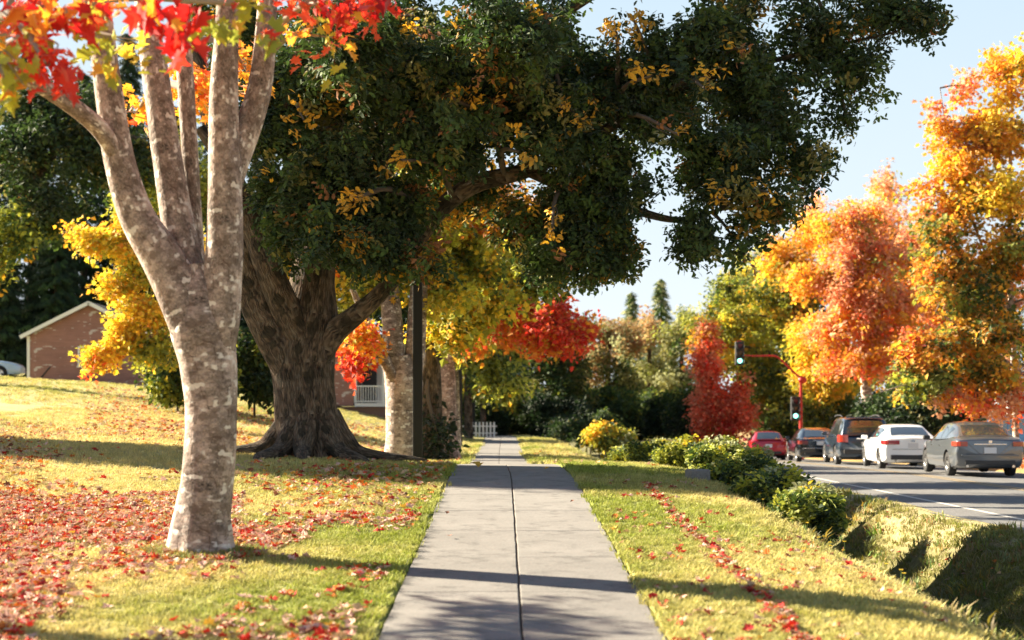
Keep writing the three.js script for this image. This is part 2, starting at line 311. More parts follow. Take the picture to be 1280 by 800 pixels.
const SPRIG = {
  oak: sprigGeo('oak', 13, 0.105, 0.34, 11), maple: sprigGeo('maple', 7, 0.10, 0.36, 12, 0.5), maple2: sprigGeo('maple', 11, 0.13, 0.5, 13), broad: sprigGeo('broad', 14, 0.14, 0.5, 14),
  far: simpleSprig(16, 0.26, 0.85, 15), mid: simpleSprig(16, 0.17, 0.6, 16), ivy: sprigGeo('broad', 12, 0.075, 0.22, 17), needle: needleSprig(18),
};
const P = { peach: [0.86, 0.50, 0.26], coral: [0.88, 0.27, 0.13],                                                       // leaf colours, linear
  red: [0.74, 0.045, 0.02], crimson: [0.50, 0.018, 0.018], scarlet: [0.80, 0.12, 0.04], orange: [0.80, 0.32, 0.04], amber: [0.82, 0.45, 0.035], yellow: [0.84, 0.62, 0.05], lime: [0.48, 0.48, 0.05],
  ygreen: [0.30, 0.33, 0.045], green: [0.075, 0.125, 0.022], mid: [0.045, 0.082, 0.018], deep: [0.024, 0.05, 0.014], dark: [0.016, 0.032, 0.012], olive: [0.24, 0.22, 0.06], brown: [0.46, 0.29, 0.12], russet: [0.36, 0.15, 0.05], salmon: [0.80, 0.38, 0.19], pink: [0.70, 0.36, 0.26], sage: [0.40, 0.41, 0.20], gold: [0.55, 0.30, 0.03],
};
const PAL = {
  oak: [['deep', 3], ['mid', 4], ['green', 2.4], ['olive', 0.7], ['gold', 0.16], ['amber', 0.05], ['russet', 0.12]],
  oakGold: [['mid', 2], ['green', 2], ['olive', 1.2], ['gold', 1.6], ['amber', 0.8], ['russet', 0.7]],
  red: [['red', 5], ['crimson', 2], ['scarlet', 2.5], ['orange', 0.6]], redMix: [['red', 4], ['crimson', 1.2], ['scarlet', 2.4], ['orange', 1], ['amber', 0.5], ['lime', 0.5]], bough: [['red', 3], ['scarlet', 3.4], ['orange', 1.6], ['amber', 0.8]],
  limeMix: [['lime', 4], ['ygreen', 2.5], ['yellow', 2], ['orange', 0.7], ['red', 0.3]], orangeMix: [['orange', 3], ['amber', 3], ['scarlet', 1.2], ['lime', 1]],
  yellow: [['yellow', 5], ['amber', 2], ['lime', 2], ['orange', 0.2]], yellowGreen: [['lime', 4], ['ygreen', 3], ['yellow', 2.4], ['green', 1], ['amber', 0.6]],
  greenGold: [['green', 2.6], ['ygreen', 4], ['lime', 2.4], ['mid', 0.8], ['amber', 0.5]], green: [['green', 4], ['mid', 2], ['ygreen', 2]], hazeFir: [['sage', 2], ['green', 3], ['mid', 2]], goldSpray: [['amber', 2], ['gold', 4], ['olive', 2], ['russet', 1]], peach: [['peach', 5], ['salmon', 2.4], ['amber', 2], ['pink', 1.4], ['lime', 1]], dusk: [['green', 3], ['olive', 3], ['mid', 2], ['ygreen', 1]], dark: [['dark', 4], ['deep', 3], ['mid', 0.8]], deepMix: [['deep', 4], ['mid', 3], ['green', 1.5], ['olive', 0.6]],  // distant firs are paled with sage: distance haze put into the leaf colour
  amberBig: [['amber', 5], ['orange', 2], ['yellow', 3], ['gold', 1.2], ['russet', 0.6], ['ygreen', 0.8]], amberGreen: [['amber', 2.5], ['gold', 2], ['ygreen', 2.5], ['green', 2.5], ['orange', 1.5]],
  salmon: [['peach', 3], ['salmon', 3], ['orange', 1.6], ['pink', 1.6], ['scarlet', 0.5], ['amber', 2.4], ['ygreen', 0.8]], salmonLow: [['peach', 2], ['salmon', 3], ['orange', 3], ['scarlet', 0.8], ['amber', 3]], brown: [['brown', 4], ['russet', 2], ['olive', 3], ['sage', 2]], sage: [['sage', 4], ['olive', 3], ['ygreen', 1.6], ['green', 1]], column: [['coral', 5], ['scarlet', 3], ['salmon', 2.4], ['red', 0.8]], bush: [['green', 3], ['ygreen', 3.4], ['mid', 1.4], ['lime', 2], ['deep', 0.6]], pale: [['sage', 3], ['ygreen', 2], ['lime', 1.2], ['yellow', 0.6]],
};
function picker(name) { const l = PAL[name], tot = l.reduce((s, a) => s + a[1], 0); return (rng) => { let r = rng() * tot; for (const [k, w] of l) if ((r -= w) <= 0) return P[k]; return P[l[0][0]]; }; }
function tube(pts, radii, seg, { amp = 0, lobes = 0, lobeH = 0.5, seed = 1, tile = 0.9, step = 0 } = {}) {
  const curve = new THREE.CatmullRomCurve3(pts, false, 'centripetal'), L = curve.getLength(), n = step ? Math.max(3, Math.ceil(L / step)) : Math.max(3, (pts.length - 1) * 4), pos = [], uvs = [], idx = [];
  const ts = pts.map((_, i) => i / (pts.length - 1)), rad = (t) => { let i = 0; while (i < ts.length - 2 && ts[i + 1] < t) i++; const f = (t - ts[i]) / (ts[i + 1] - ts[i]), g = f * f * (3 - 2 * f); return mix(radii[i], radii[i + 1], mix(f, g, 0.5)); };
  let N = V3(1, 0, 0), vOff = seed * 0.37; const rep = Math.max(1, Math.round(6.283 * Math.max(...radii) / tile)); let len = 0, prev = null;
  for (let j = 0; j <= n; j++) {
    const t = j / n, p = curve.getPoint(t), T = curve.getTangent(t);
    if (prev) len += p.distanceTo(prev); prev = p;
    N.sub(T.clone().multiplyScalar(N.dot(T))).normalize(); const B = T.clone().cross(N), r = rad(t);
    for (let i = 0; i <= seg; i++) {
      const a = (i % seg) / seg * 6.28318;
      let k = 1;
      if (amp) k += amp * ((fbm(Math.cos(a) * 1.4 + seed, Math.sin(a) * 1.4 + p.y * 0.9, p.y * 0.7 + seed, 3) - 0.5) * 2);
      if (lobes) { const f = Math.exp(-len / lobeH); k += f * 0.30 * (Math.cos(a * lobes + seed + 0.7 * Math.sin(a * 2)) * 0.8 + 0.3 * Math.sin(a * (lobes + 2))) ; }
      const v = p.clone().addScaledVector(N, Math.cos(a) * r * k).addScaledVector(B, Math.sin(a) * r * k);
      pos.push(v.x, v.y, v.z); uvs.push(i / seg * rep, vOff + len / tile);
    }
  }
  for (let j = 0; j < n; j++) for (let i = 0; i < seg; i++) { const a = j * (seg + 1) + i, b = a + seg + 1; idx.push(a, a + 1, b, a + 1, b + 1, b); }
  const g = new THREE.BufferGeometry(); g.setAttribute('position', new THREE.Float32BufferAttribute(pos, 3)); g.setAttribute('uv', new THREE.Float32BufferAttribute(uvs, 2)); g.setIndex(idx); g.computeVertexNormals();
  const nm = g.attributes.normal;                                  // close the seam of the normals
  for (let j = 0; j <= n; j++) { const a = j * (seg + 1), b = a + seg; for (let c = 0; c < 3; c++) { const s = (nm.array[a * 3 + c] + nm.array[b * 3 + c]) / 2; nm.array[a * 3 + c] = nm.array[b * 3 + c] = s; } }
  return g;
}
const ballPoint = (rng, pow = 0.42) => { const z = rng() * 2 - 1, a = rng() * 6.283, r = Math.pow(rng(), pow), q = Math.sqrt(1 - z * z); return V3(q * Math.cos(a) * r, z * r, q * Math.sin(a) * r); };
function instanced(name, geo, mat, list, parent) {                // list of { p, q, s, c }
  const m = new THREE.InstancedMesh(geo, mat, list.length), M4 = new THREE.Matrix4(), col = new THREE.Color(), sc = V3();
  list.forEach((o, i) => { M4.compose(o.p, o.q, sc.setScalar(o.s)); m.setMatrixAt(i, M4); m.setColorAt(i, col.setRGB(o.c[0], o.c[1], o.c[2])); });
  m.name = name; m.userData = { kind: 'stuff' }; m.castShadow = m.receiveShadow = true; if (parent) parent.add(m); return m;
}
const randomTurn = (rng, tilt = 1.2, e = new THREE.Euler()) => new THREE.Quaternion().setFromEuler(e.set((rng() - 0.5) * tilt, rng() * 6.283, (rng() - 0.5) * tilt, 'YXZ'));
/* A tree standing at bearing u, distance d. limbs: lists of [u, v, nearer, widthPx] surveyed at the tree's own distance; blobs: [u, v, ru, rv, nearer, depth m, sprigs, palette]. */
function tree(o) {
  const { u, d, limbs = [], blobs, bark = M.oakBark, sprig = 'mid', leaf = M.leaf, seed = 1, size = 1, jitter = 0.3, twigMat = M.twig, seg = 14, amp = 0.07, crownName = 'crown', lobes = 0, lobeH = 0.5, splitLimbs = false, tilt = 1.8, step = 0, thin = 1 } = o;
  const rng = RNG(seed * 7919 + 13), x = (u - 640) * d / FOCAL, base = V3(x, ground(x, -d) - 0.05, -d), s = FOCAL / d;
  const t = thing(o.name, o.label, o.category ?? 'tree', base.toArray(), 0, o.group);
  const loc = (uu, vv, n) => at(uu, vv, d - n).sub(base);
  const nodes = [], trunks = [];
  limbs.forEach((l, i) => {
    const pts = l.map(([a, b, n]) => b === 'base' ? V3((a - u) / s, -0.12, n) : loc(a, b, n)), rad = l.map((p) => p[3] * thin / 2 / s);
    const g = tube(pts, rad, i ? Math.max(7, seg - 3) : seg, { amp, lobes: i ? 0 : lobes, lobeH, seed: seed + i * 3.1, step, tile: o.tile ?? (bark === M.oakBark ? 0.9 : 1.5) });
    trunks.push(g);
    const c = new THREE.CatmullRomCurve3(pts, false, 'centripetal'); for (let k = i ? 4 : 10; k <= 20; k++) nodes.push([c.getPoint(k / 20), rad[rad.length - 1]]);
  });
  const trunkMesh = (gs, name) => part(name, joined(gs), bark, t);
  if (splitLimbs) { trunkMesh([trunks[0]], 'trunk'); trunks.slice(1).forEach((g) => trunkMesh([g], 'limb')); } else if (trunks.length) trunkMesh(trunks, 'trunk');
  const twigs = [], lists = {};
  for (const [bu, bv, ru, rv, near, rz, n, pal, bs = sprig] of blobs) {
    const c = loc(bu, bv, near), rx = ru * (d - near) / FOCAL, ry = rv * (d - near) / FOCAL, pick = picker(pal);
    let best = null, bd = 1e9; for (const [p] of nodes) { const q = p.distanceTo(c) + Math.max(0, p.y - c.y) * 0.5; if (q < bd) { bd = q; best = p; } }
    const anchor = best ?? V3(0, 0.1, 0), mid = anchor.clone().lerp(c, 0.5).add(V3((rng() - 0.5) * bd * 0.15, bd * 0.1, (rng() - 0.5) * bd * 0.15)), br = clamp(0.018 * bd + 0.012, 0.012, 0.13);
    const main = new THREE.CatmullRomCurve3([anchor, mid, c]);
    if (bd > 0.3) twigs.push(tube([anchor, mid, c], [br, br * 0.75, br * 0.35], 6, { amp: 0.08 }));
    const m = n < 8 ? 2 : Math.max(4, Math.round(n / 16)), per = n / m;
    for (let k = 0; k < m; k++) {
      const b = ballPoint(rng), tip = V3(b.x * rx, b.y * ry, b.z * rz).add(c), from = main.getPoint(0.45 + rng() * 0.55), L = from.distanceTo(tip);
      const bend = from.clone().lerp(tip, 0.55).add(V3((rng() - 0.5) * L * 0.25, (rng() - 0.15) * L * 0.25, (rng() - 0.5) * L * 0.25)), cv = new THREE.CatmullRomCurve3([from, bend, tip]);
      if (k % (o.twigEvery ?? 2) === 0) { const tr = Math.min(br * 0.5, 0.006 + L * 0.006); twigs.push(tube([from, bend, tip], [tr, tr * 0.7, tr * 0.25], 4)); }
      const tone = 0.82 + rng() * 0.36, clump = rng() < 0.4 ? pick(rng) : null;
      for (let i = 0; i < per; i++) {
        const p = cv.getPoint(0.25 + 0.75 * Math.pow(rng(), 0.7)).add(ballPoint(rng, 0.5).multiplyScalar(jitter * size)), cc = clump && rng() < 0.7 ? clump : pick(rng), kk = tone * (0.85 + rng() * 0.3);
        (lists[bs] ??= []).push({ p, q: randomTurn(rng, tilt), s: size * (0.75 + rng() * 0.5), c: [cc[0] * kk, cc[1] * kk, cc[2] * kk] });
      }
    }
  }
  if (twigs.length) part('branches', joined(twigs), twigMat, t);
  for (const [k, l] of Object.entries(lists)) instanced(crownName, SPRIG[k], leaf, l, t);
  t.userData.nodes = undefined; delete t.userData.nodes;
  return t;
}

// --- the pale maple beside the path
{
  const t = tree({
    name: 'maple_tree', label: 'pale-barked multi-stemmed maple with red and lime leaves, standing alone on leaf-strewn lawn', seed: 3, u: 250, d: 12.4, bark: M.paleBark, seg: 28, amp: 0.08, thin: 0.93, tile: 1.6, splitLimbs: true, twigMat: M.paleTwig, lobes: 9, lobeH: 0.3, step: 0.05, leaf: M.leafThin, sprig: 'maple', jitter: 0.22, twigEvery: 1,
    limbs: [
      [[250, 'base', 0, 100], [251, 668, 0, 80], [253, 640, 0, 72], [259, 600, 0, 68], [264, 520, 0, 67], [260, 455, 0, 74], [253, 410, 0, 84], [250, 365, 0, 66], [246, 330, 0.02, 30]],
      [[262, 470, 0.02, 50], [240, 405, 0.04, 62], [206, 330, 0.08, 57], [172, 272, 0.12, 48], [150, 205, 0.15, 41], [137, 125, 0.18, 37], [128, 50, 0.22, 33], [118, -60, 0.3, 26], [108, -200, 0.4, 16]],
      [[256, 450, -0.08, 46], [243, 375, -0.10, 48], [226, 300, -0.14, 45], [209, 200, -0.22, 40], [195, 100, -0.3, 37], [184, 20, -0.4, 32], [172, -90, -0.5, 24], [160, -230, -0.6, 14]],
      [[262, 430, -0.2, 22], [250, 370, -0.28, 24], [243, 290, -0.36, 23], [238, 200, -0.42, 23], [232, 100, -0.5, 24], [227, 0, -0.6, 20], [220, -120, -0.7, 14]],
      [[262, 480, -0.02, 50], [272, 405, 0.02, 58], [280, 320, 0.05, 49], [281, 230, 0.08, 44], [280, 130, 0.08, 38], [284, 30, 0.1, 32], [290, -80, 0.1, 26], [300, -230, 0.1, 14]],
      [[281, 265, 0.06, 30], [290, 215, 0.0, 38], [308, 165, -0.06, 36], [323, 118, -0.1, 33], [331, 65, -0.12, 30], [335, 0, -0.15, 26], [345, -120, -0.2, 17], [360, -240, -0.2, 10]],
      [[150, 205, 0.16, 22], [128, 165, 0.35, 25], [98, 138, 0.6, 23], [58, 112, 0.9, 20], [20, 90, 1.3, 16], [-40, 50, 1.8, 12], [-120, 10, 2.2, 8]],
    ],
    blobs: [
      [60, 80, 48, 22, 3.2, 0.3, 7, 'redMix'], [8, 95, 26, 32, 3.4, 0.3, 8, 'limeMix'], [70, 12, 80, 24, 2.8, 0.4, 14, 'redMix'], [140, 45, 50, 30, 2.4, 0.4, 8, 'limeMix'], [300, 4, 60, 18, 2.2, 0.4, 9, 'limeMix'], [405, 2, 60, 16, 1.2, 0.4, 12, 'redMix'], [470, -4, 56, 14, 1.0, 0.4, 14, 'red'], [400, 45, 40, 18, 0.6, 0.4, 8, 'orangeMix'], [170, 140, 30, 24, -1.6, 0.5, 12, 'orangeMix'], [250, 130, 40, 50, -1.8, 0.6, 34, 'orangeMix'], [310, 90, 20, 40, -1.8, 0.5, 16, 'orangeMix'],
      [90, -80, 180, 60, 1.5, 2.0, 110, 'redMix'], [280, -100, 170, 60, 0.5, 2.0, 120, 'redMix'], [440, -100, 130, 50, 0, 1.6, 90, 'redMix'], [-80, -40, 120, 90, 1.5, 1.6, 80, 'redMix'], [180, -230, 220, 90, 0, 2.4, 170, 'redMix'], [380, -240, 150, 80, 0, 2, 120, 'redMix'],
    ],
  });
  // the big near leaves that can be told apart
  const rng = RNG(91), variants = [0, 1, 2, 3].map((k) => { const pos = [], col = []; leafTris('maple', pos, col, new THREE.Matrix4(), [1, 1, 1], 0.085 + k * 0.02, 0.25 + k * 0.22); const g = new THREE.BufferGeometry(); g.setAttribute('position', new THREE.Float32BufferAttribute(pos, 3)); g.computeVertexNormals(); return g; });
  const mats = ['red', 'crimson', 'scarlet', 'orange', 'amber', 'lime', 'ygreen'].map((k) => { const m = M.leafThin.clone(); m.vertexColors = false; m.color = lin(...({ red: [0.58, 0.014, 0.012], crimson: [0.36, 0.008, 0.010], scarlet: [0.66, 0.04, 0.02] }[k] ?? P[k])); return m; });
  const base = t.position;
  for (const [u, v, ru, rv, d, n, w] of [[205, 12, 46, 26, 9.0, 30, [5, 2, 3, 0.6, 0.2, 0, 0]], [222, 45, 20, 20, 8.8, 12, [5, 1, 3, 0, 0, 0, 0]], [85, 92, 22, 18, 9.2, 9, [5, 1, 3, 0.5, 0, 0, 0]], [55, 62, 22, 14, 9.4, 8, [5, 1, 3, 0.5, 0, 0, 0]], [10, 95, 24, 36, 9.2, 20, [0, 0, 0, 0.2, 1.5, 4, 2]], [40, 45, 36, 26, 9.6, 14, [1, 0, 1, 2, 3, 3, 1]], [135, 80, 16, 22, 9.6, 10, [0, 0, 0, 0.3, 1.5, 4, 2]], [110, 20, 60, 20, 9.4, 22, [3, 1, 3, 3, 2, 1, 0]], [25, 10, 40, 16, 9.4, 12, [3, 1, 3, 3, 1, 1, 0]], [275, 35, 26, 16, 9.4, 10, [0, 0, 0, 0.3, 1, 4, 3]], [335, 35, 18, 20, 9.8, 9, [0.3, 0, 0.4, 1, 1.5, 4, 3]], [440, 10, 70, 16, 11, 22, [4, 2, 3, 2, 1, 0, 0]]]) {
    const tot = w.reduce((a, b) => a + b, 0);
    for (let i = 0; i < n; i++) { const b = ballPoint(rng, 0.5), p = at(u + b.x * ru, v + b.y * rv, d + b.z * 0.3).sub(base); let r = rng() * tot, k = 0; while (k < 6 && (r -= w[k]) > 0) k++; const l = part('leaf', variants[i % 4], mats[k], t, p.toArray()); l.rotation.set(0.3 + rng() * 1.7, rng() * 6.28, (rng() - 0.5) * 2.2, 'YXZ'); l.scale.set(0.75 + rng() * 0.5, 0.8 + rng() * 1.6, 0.8 + rng() * 0.5); }
  }
}
// --- the great oak
tree({
  name: 'oak_tree', label: 'massive old oak with furrowed dark trunk and green crown arching over the path', seed: 8, u: 388, d: 25, bark: M.oakBark, seg: 36, amp: 0.10, thin: 0.84, splitLimbs: true, lobes: 7, lobeH: 0.42, step: 0.12, sprig: 'oak', jitter: 0.30, twigEvery: 2, leaf: M.leaf,
  limbs: [
    [[389, 'base', 0, 140], [388, 568, 0, 104], [384, 530, 0, 94], [380, 480, 0, 92], [378, 440, 0, 100], [385, 405, 0, 90], [391, 350, 0, 66], [398, 270, -0.1, 58], [408, 170, -0.2, 48], [425, 40, -0.3, 36], [440, -120, -0.4, 20]],
    [[372, 480, 0.1, 50], [345, 425, 0.25, 56], [318, 370, 0.4, 50], [302, 310, 0.5, 46], [285, 230, 0.5, 36], [262, 140, 0.5, 28], [235, 30, 0.4, 18]],
    [[378, 430, 0.3, 40], [356, 385, 0.5, 44], [336, 335, 0.7, 40], [318, 290, 0.7, 34], [296, 230, 0.9, 26], [250, 160, 1.0, 16]],
    [[392, 470, 0.1, 34], [414, 420, 0.2, 36], [442, 396, 0.3, 29], [470, 372, 0.4, 25], [497, 342, 0.5, 23], [545, 268, 0.8, 27], [590, 232, 1.0, 27], [660, 212, 1.2, 23], [740, 172, 1.2, 17], [850, 110, 1.0, 11], [990, 70, 0.8, 7], [1120, 40, 0.8, 3.5]],
    [[400, 320, 0, 34], [440, 250, -0.4, 32], [520, 150, -0.8, 26], [640, 60, -1.2, 20], [780, -30, -1.4, 13], [930, -110, -1.4, 7]],
    [[660, 212, 1.2, 20], [720, 240, 1.0, 17], [790, 262, 0.8, 13], [850, 275, 0.8, 9], [900, 262, 0.8, 5]],
    [[398, 280, 0.2, 30], [370, 220, 1.2, 27], [360, 140, 2.2, 22], [380, 40, 3, 14]],
  ],
  blobs: [
    [480, 318, 60, 32, 2.0, 1.0, 330, 'oak'], [425, 305, 46, 34, 2.6, 0.9, 240, 'oak'], [360, 300, 34, 40, 2.0, 0.7, 110, 'oak'], [530, 330, 36, 26, 2.2, 0.8, 120, 'oakGold'], [480, 260, 70, 42, 1.5, 1.2, 420, 'oak'], [420, 235, 80, 70, 2.2, 1.4, 800, 'oak'], [345, 150, 60, 95, 2.0, 1.3, 620, 'oak'], [350, 260, 40, 50, 1.6, 0.9, 240, 'oak'], [545, 160, 90, 70, 2.5, 1.6, 850, 'oak'], [455, 90, 120, 95, 2.0, 1.8, 1300, 'oak'], [640, 90, 120, 95, 1.8, 1.8, 1300, 'oak'], [690, 165, 85, 60, 2.0, 1.4, 700, 'oak'], 
    [700, 318, 70, 45, 0.8, 1.3, 400, 'oak'], [715, 255, 66, 44, 0.9, 1.2, 420, 'oak'], [650, 285, 50, 36, 0.4, 1.0, 190, 'oakGold'], [768, 275, 34, 44, 0.9, 0.9, 170, 'oak'], [600, 255, 50, 36, -1.6, 0.8, 150, 'oakGold'], [748, 335, 50, 38, 0.9, 1.0, 300, 'oak'], [775, 215, 55, 60, 1.2, 1.3, 285, 'oak'], [800, 110, 105, 95, 1.4, 1.6, 816, 'oak'], [905, 70, 95, 95, 1.0, 1.6, 680, 'oak'], [905, 205, 75, 62, 1.4, 1.2, 435, 'oak'], [872, 305, 42, 48, 1.3, 0.9, 183, 'oak'], [955, 270, 42, 36, 1.3, 0.8, 129, 'oakGold'], [930, 320, 22, 24, 1.3, 0.6, 40, 'oak'],
    [965, 150, 75, 75, 1.0, 1.3, 435, 'oak'], [1025, 60, 75, 72, 0.8, 1.2, 367, 'oak'], [1010, 215, 45, 42, 1.0, 0.8, 129, 'oak'], [1080, 100, 48, 46, 0.8, 0.8, 122, 'oak'], [1100, 10, 70, 32, 0.8, 0.9, 176, 'oak'], [1150, 28, 44, 34, 0.8, 0.7, 88, 'oak'], [1060, 160, 26, 26, 0.8, 0.6, 40, 'oak'],
    [560, 80, 160, 110, -2.5, 1.6, 900, 'deepMix'], [720, 130, 140, 110, -3, 1.6, 800, 'deepMix'], [860, 120, 110, 90, -2.5, 1.4, 380, 'deepMix'], [430, 170, 110, 110, -2.8, 1.5, 640, 'deepMix'], [560, 245, 80, 50, -2.5, 1.2, 260, 'oakGold'], [300, 60, 90, 70, -1, 1.5, 420, 'oak'],
    [520, -90, 240, 90, 0, 3.5, 1400, 'oak'], [780, -80, 220, 90, 0, 3, 1100, 'oak'], [1000, -60, 160, 60, 0.5, 2, 600, 'oak'], [450, -260, 230, 110, 0, 4, 900, 'oak'], [700, -250, 200, 100, 0, 3, 700, 'oak'], [430, 60, 80, 70, 4.2, 1.2, 420, 'oak'], [620, 40, 110, 60, 4.2, 1.2, 480, 'oak'],
    ...[[520, 20], [660, 8], [700, 130], [770, 40], [560, 120], [610, 150], [815, 95], [650, 190], [730, 150], [380, 150], [440, 250], [850, 170], [900, 250], [960, 240], [500, 200], [790, 20], [420, 120], [690, 290], [880, 110], [930, 60]].map(([a, b]) => [a, b, 7 + (a % 7), 6 + (b % 5), 2.4 + (a % 3) * 0.5, 0.2, 3 + (a * 7 + b) % 4, 'goldSpray']),
  ],
});
{
  const oak = scene.children[scene.children.length - 1], rng = RNG(404);
  for (let i = 0; i < 9; i++) {
    const a = i / 9 * 6.283 + rng() * 0.4, L = 1.1 + rng() * 0.9, bend = (rng() - 0.5) * 0.7, p = (r, up) => { const x = Math.cos(a + bend * r / L) * r, z = Math.sin(a + bend * r / L) * r; return V3(x, ground(oak.position.x + x, oak.position.z + z) - oak.position.y + up, z); };
    part('root', tube([p(0.30, 0.75), p(0.58, 0.34), p(0.85, 0.12), p(L, 0.02), p(L + 0.45, -0.10)], [0.24, 0.21, 0.15, 0.09, 0.05], 10, { amp: 0.14, seed: i * 5, step: 0.1 }), M.oakBark, oak);
  }
}
console.log('near trees', Object.keys(taken).length);

// --- the row of maples beyond
const rowGroup = 'maples in a row along the path';
tree({ name: 'row_maple', label: 'forked pale-barked maple standing right beside the first dark post', group: rowGroup, seed: 21, u: 503, d: 32, bark: M.paleBark, seg: 20, amp: 0.06, lobes: 4, lobeH: 0.25, sprig: 'maple2', leaf: M.leafThin, jitter: 0.35,
  limbs: [[[502, 'base', 0, 50], [503, 545, 0, 42], [504, 505, 0, 44], [505, 480, 0, 48], [502, 445, 0, 34]], [[500, 500, 0.1, 30], [493, 460, 0.1, 28], [490, 400, 0.1, 26], [484, 330, 0.1, 20], [476, 240, 0, 14]], [[508, 500, 0, 28], [517, 455, 0, 26], [522, 390, 0, 24], [528, 300, 0, 18], [540, 200, 0, 12]], [[496, 480, 0.2, 16], [478, 445, 0.4, 14], [462, 410, 0.6, 11], [440, 360, 1, 7]]],
  blobs: [[455, 365, 44, 44, -0.6, 1.2, 220, 'yellowGreen'], [555, 360, 50, 40, -0.4, 1.2, 240, 'yellowGreen'], [560, 300, 70, 60, -0.5, 1.6, 320, 'yellowGreen'], [452, 432, 22, 20, 1.2, 0.6, 60, 'orangeMix'], [436, 450, 13, 16, 1.0, 0.4, 34, 'redMix'], [600, 340, 50, 50, -1, 1.4, 200, 'greenGold'], [480, 290, 70, 60, -1, 1.6, 300, 'orangeMix'], [600, 260, 80, 60, -1, 1.8, 300, 'orangeMix'], [520, 180, 110, 80, 0, 2.2, 380, 'yellowGreen'], [345, 320, 40, 70, -1, 1.2, 200, 'yellowGreen'], [400, 300, 60, 70, -1.5, 1.2, 240, 'orangeMix']] });
tree({ name: 'row_maple', label: 'dark grey-trunked maple with suckers at its foot, behind the first dark post', group: rowGroup, seed: 22, u: 541, d: 38, bark: M.oakBark, seg: 16, lobes: 4, lobeH: 0.3, sprig: 'mid', leaf: M.leafThin, jitter: 0.4,
  limbs: [[[541, 'base', 0, 34], [540, 540, 0, 27], [539, 480, 0, 26], [537, 430, 0, 22], [530, 360, 0, 16], [525, 260, 0, 10]], [[540, 470, 0, 16], [550, 430, 0, 13], [565, 390, 0.4, 9], [590, 340, 0.6, 6]]],
  blobs: [[560, 400, 50, 40, 0.6, 1.4, 260, 'yellowGreen'], [610, 375, 50, 36, 0.8, 1.2, 240, 'yellowGreen'], [540, 320, 70, 60, 0, 2, 340, 'greenGold'], [640, 335, 70, 46, 0, 1.6, 320, 'yellowGreen'], [690, 350, 50, 36, 0, 1.3, 180, 'greenGold'], [590, 350, 50, 40, 0, 1.4, 200, 'yellowGreen'], [550, 556, 10, 16, 0.5, 0.3, 30, 'dark']] });
tree({ name: 'row_maple', label: 'pinkish-barked maple throwing out a scarlet bough over the path', group: rowGroup, seed: 23, u: 560, d: 46, bark: M.pinkBark, seg: 16, lobes: 4, lobeH: 0.3, sprig: 'maple2', leaf: M.leafThin, jitter: 0.4, size: 1.15,
  limbs: [[[560, 'base', 0, 32], [557, 540, 0, 28], [556, 480, 0, 27], [556, 450, 0, 24], [553, 400, 0, 18], [548, 300, 0, 10]], [[558, 470, 0, 14], [572, 430, 0.3, 12], [610, 405, 0.8, 9], [660, 400, 1.2, 6], [710, 410, 1.6, 4]], [[556, 460, 0, 12], [575, 410, 0, 10], [610, 370, 0, 8], [670, 345, 0, 5]]],
  blobs: [[605, 395, 34, 22, 0.8, 0.8, 120, 'bough'], [650, 385, 44, 26, 1.0, 0.9, 190, 'bough'], [690, 400, 40, 30, 1.4, 1.0, 240, 'bough'], [720, 420, 26, 24, 1.6, 0.8, 120, 'bough'], [675, 432, 30, 18, 1.4, 0.7, 90, 'bough'], [640, 420, 30, 16, 1.0, 0.7, 60, 'orangeMix'], [630, 355, 30, 18, 0.8, 0.8, 90, 'bough'], [585, 425, 26, 20, 0.4, 0.8, 90, 'orangeMix'], [585, 395, 36, 26, -0.6, 1.2, 110, 'yellowGreen']] });
tree({ name: 'row_maple', label: 'slim grey-trunked maple just short of the second dark post', group: rowGroup, seed: 24, u: 569, d: 54, bark: M.paleBark, seg: 12, sprig: 'mid', leaf: M.leafThin, size: 1.2, jitter: 0.4,
  limbs: [[[568, 'base', 0, 18], [567, 500, 0, 15], [566, 420, 0, 12], [566, 320, 0, 7]]], blobs: [[600, 440, 34, 30, 0.5, 1.4, 190, 'greenGold'], [630, 470, 30, 28, 0.5, 1.2, 120, 'greenGold'], [588, 425, 34, 24, 0, 1.2, 110, 'yellowGreen'], [645, 430, 34, 24, -0.5, 1.0, 100, 'greenGold']] });
tree({ name: 'row_maple', label: 'brown-trunked maple between the second and third dark posts', group: rowGroup, seed: 25, u: 586, d: 74, bark: M.oakBark, seg: 10, sprig: 'far', leaf: M.leafThin, jitter: 0.5,
  limbs: [[[586, 'base', 0, 12], [585, 500, 0, 10], [585, 420, 0, 6]]], blobs: [[608, 470, 28, 36, 0, 2, 160, 'greenGold'], [590, 440, 36, 26, 0, 1.6, 110, 'greenGold'], [630, 455, 36, 26, 0, 1.6, 120, 'green']] });
tree({ name: 'row_maple', label: 'farthest thin-trunked maple of the row, past the third dark post', group: rowGroup, seed: 26, u: 604, d: 92, bark: M.oakBark, seg: 10, sprig: 'far', leaf: M.leafThin, jitter: 0.5,
  limbs: [[[604, 'base', 0, 8], [604, 500, 0, 7], [606, 440, 0, 4]]], blobs: [[620, 490, 28, 26, 0, 2, 130, 'yellowGreen'], [615, 450, 36, 30, 0, 2.4, 150, 'green']] });

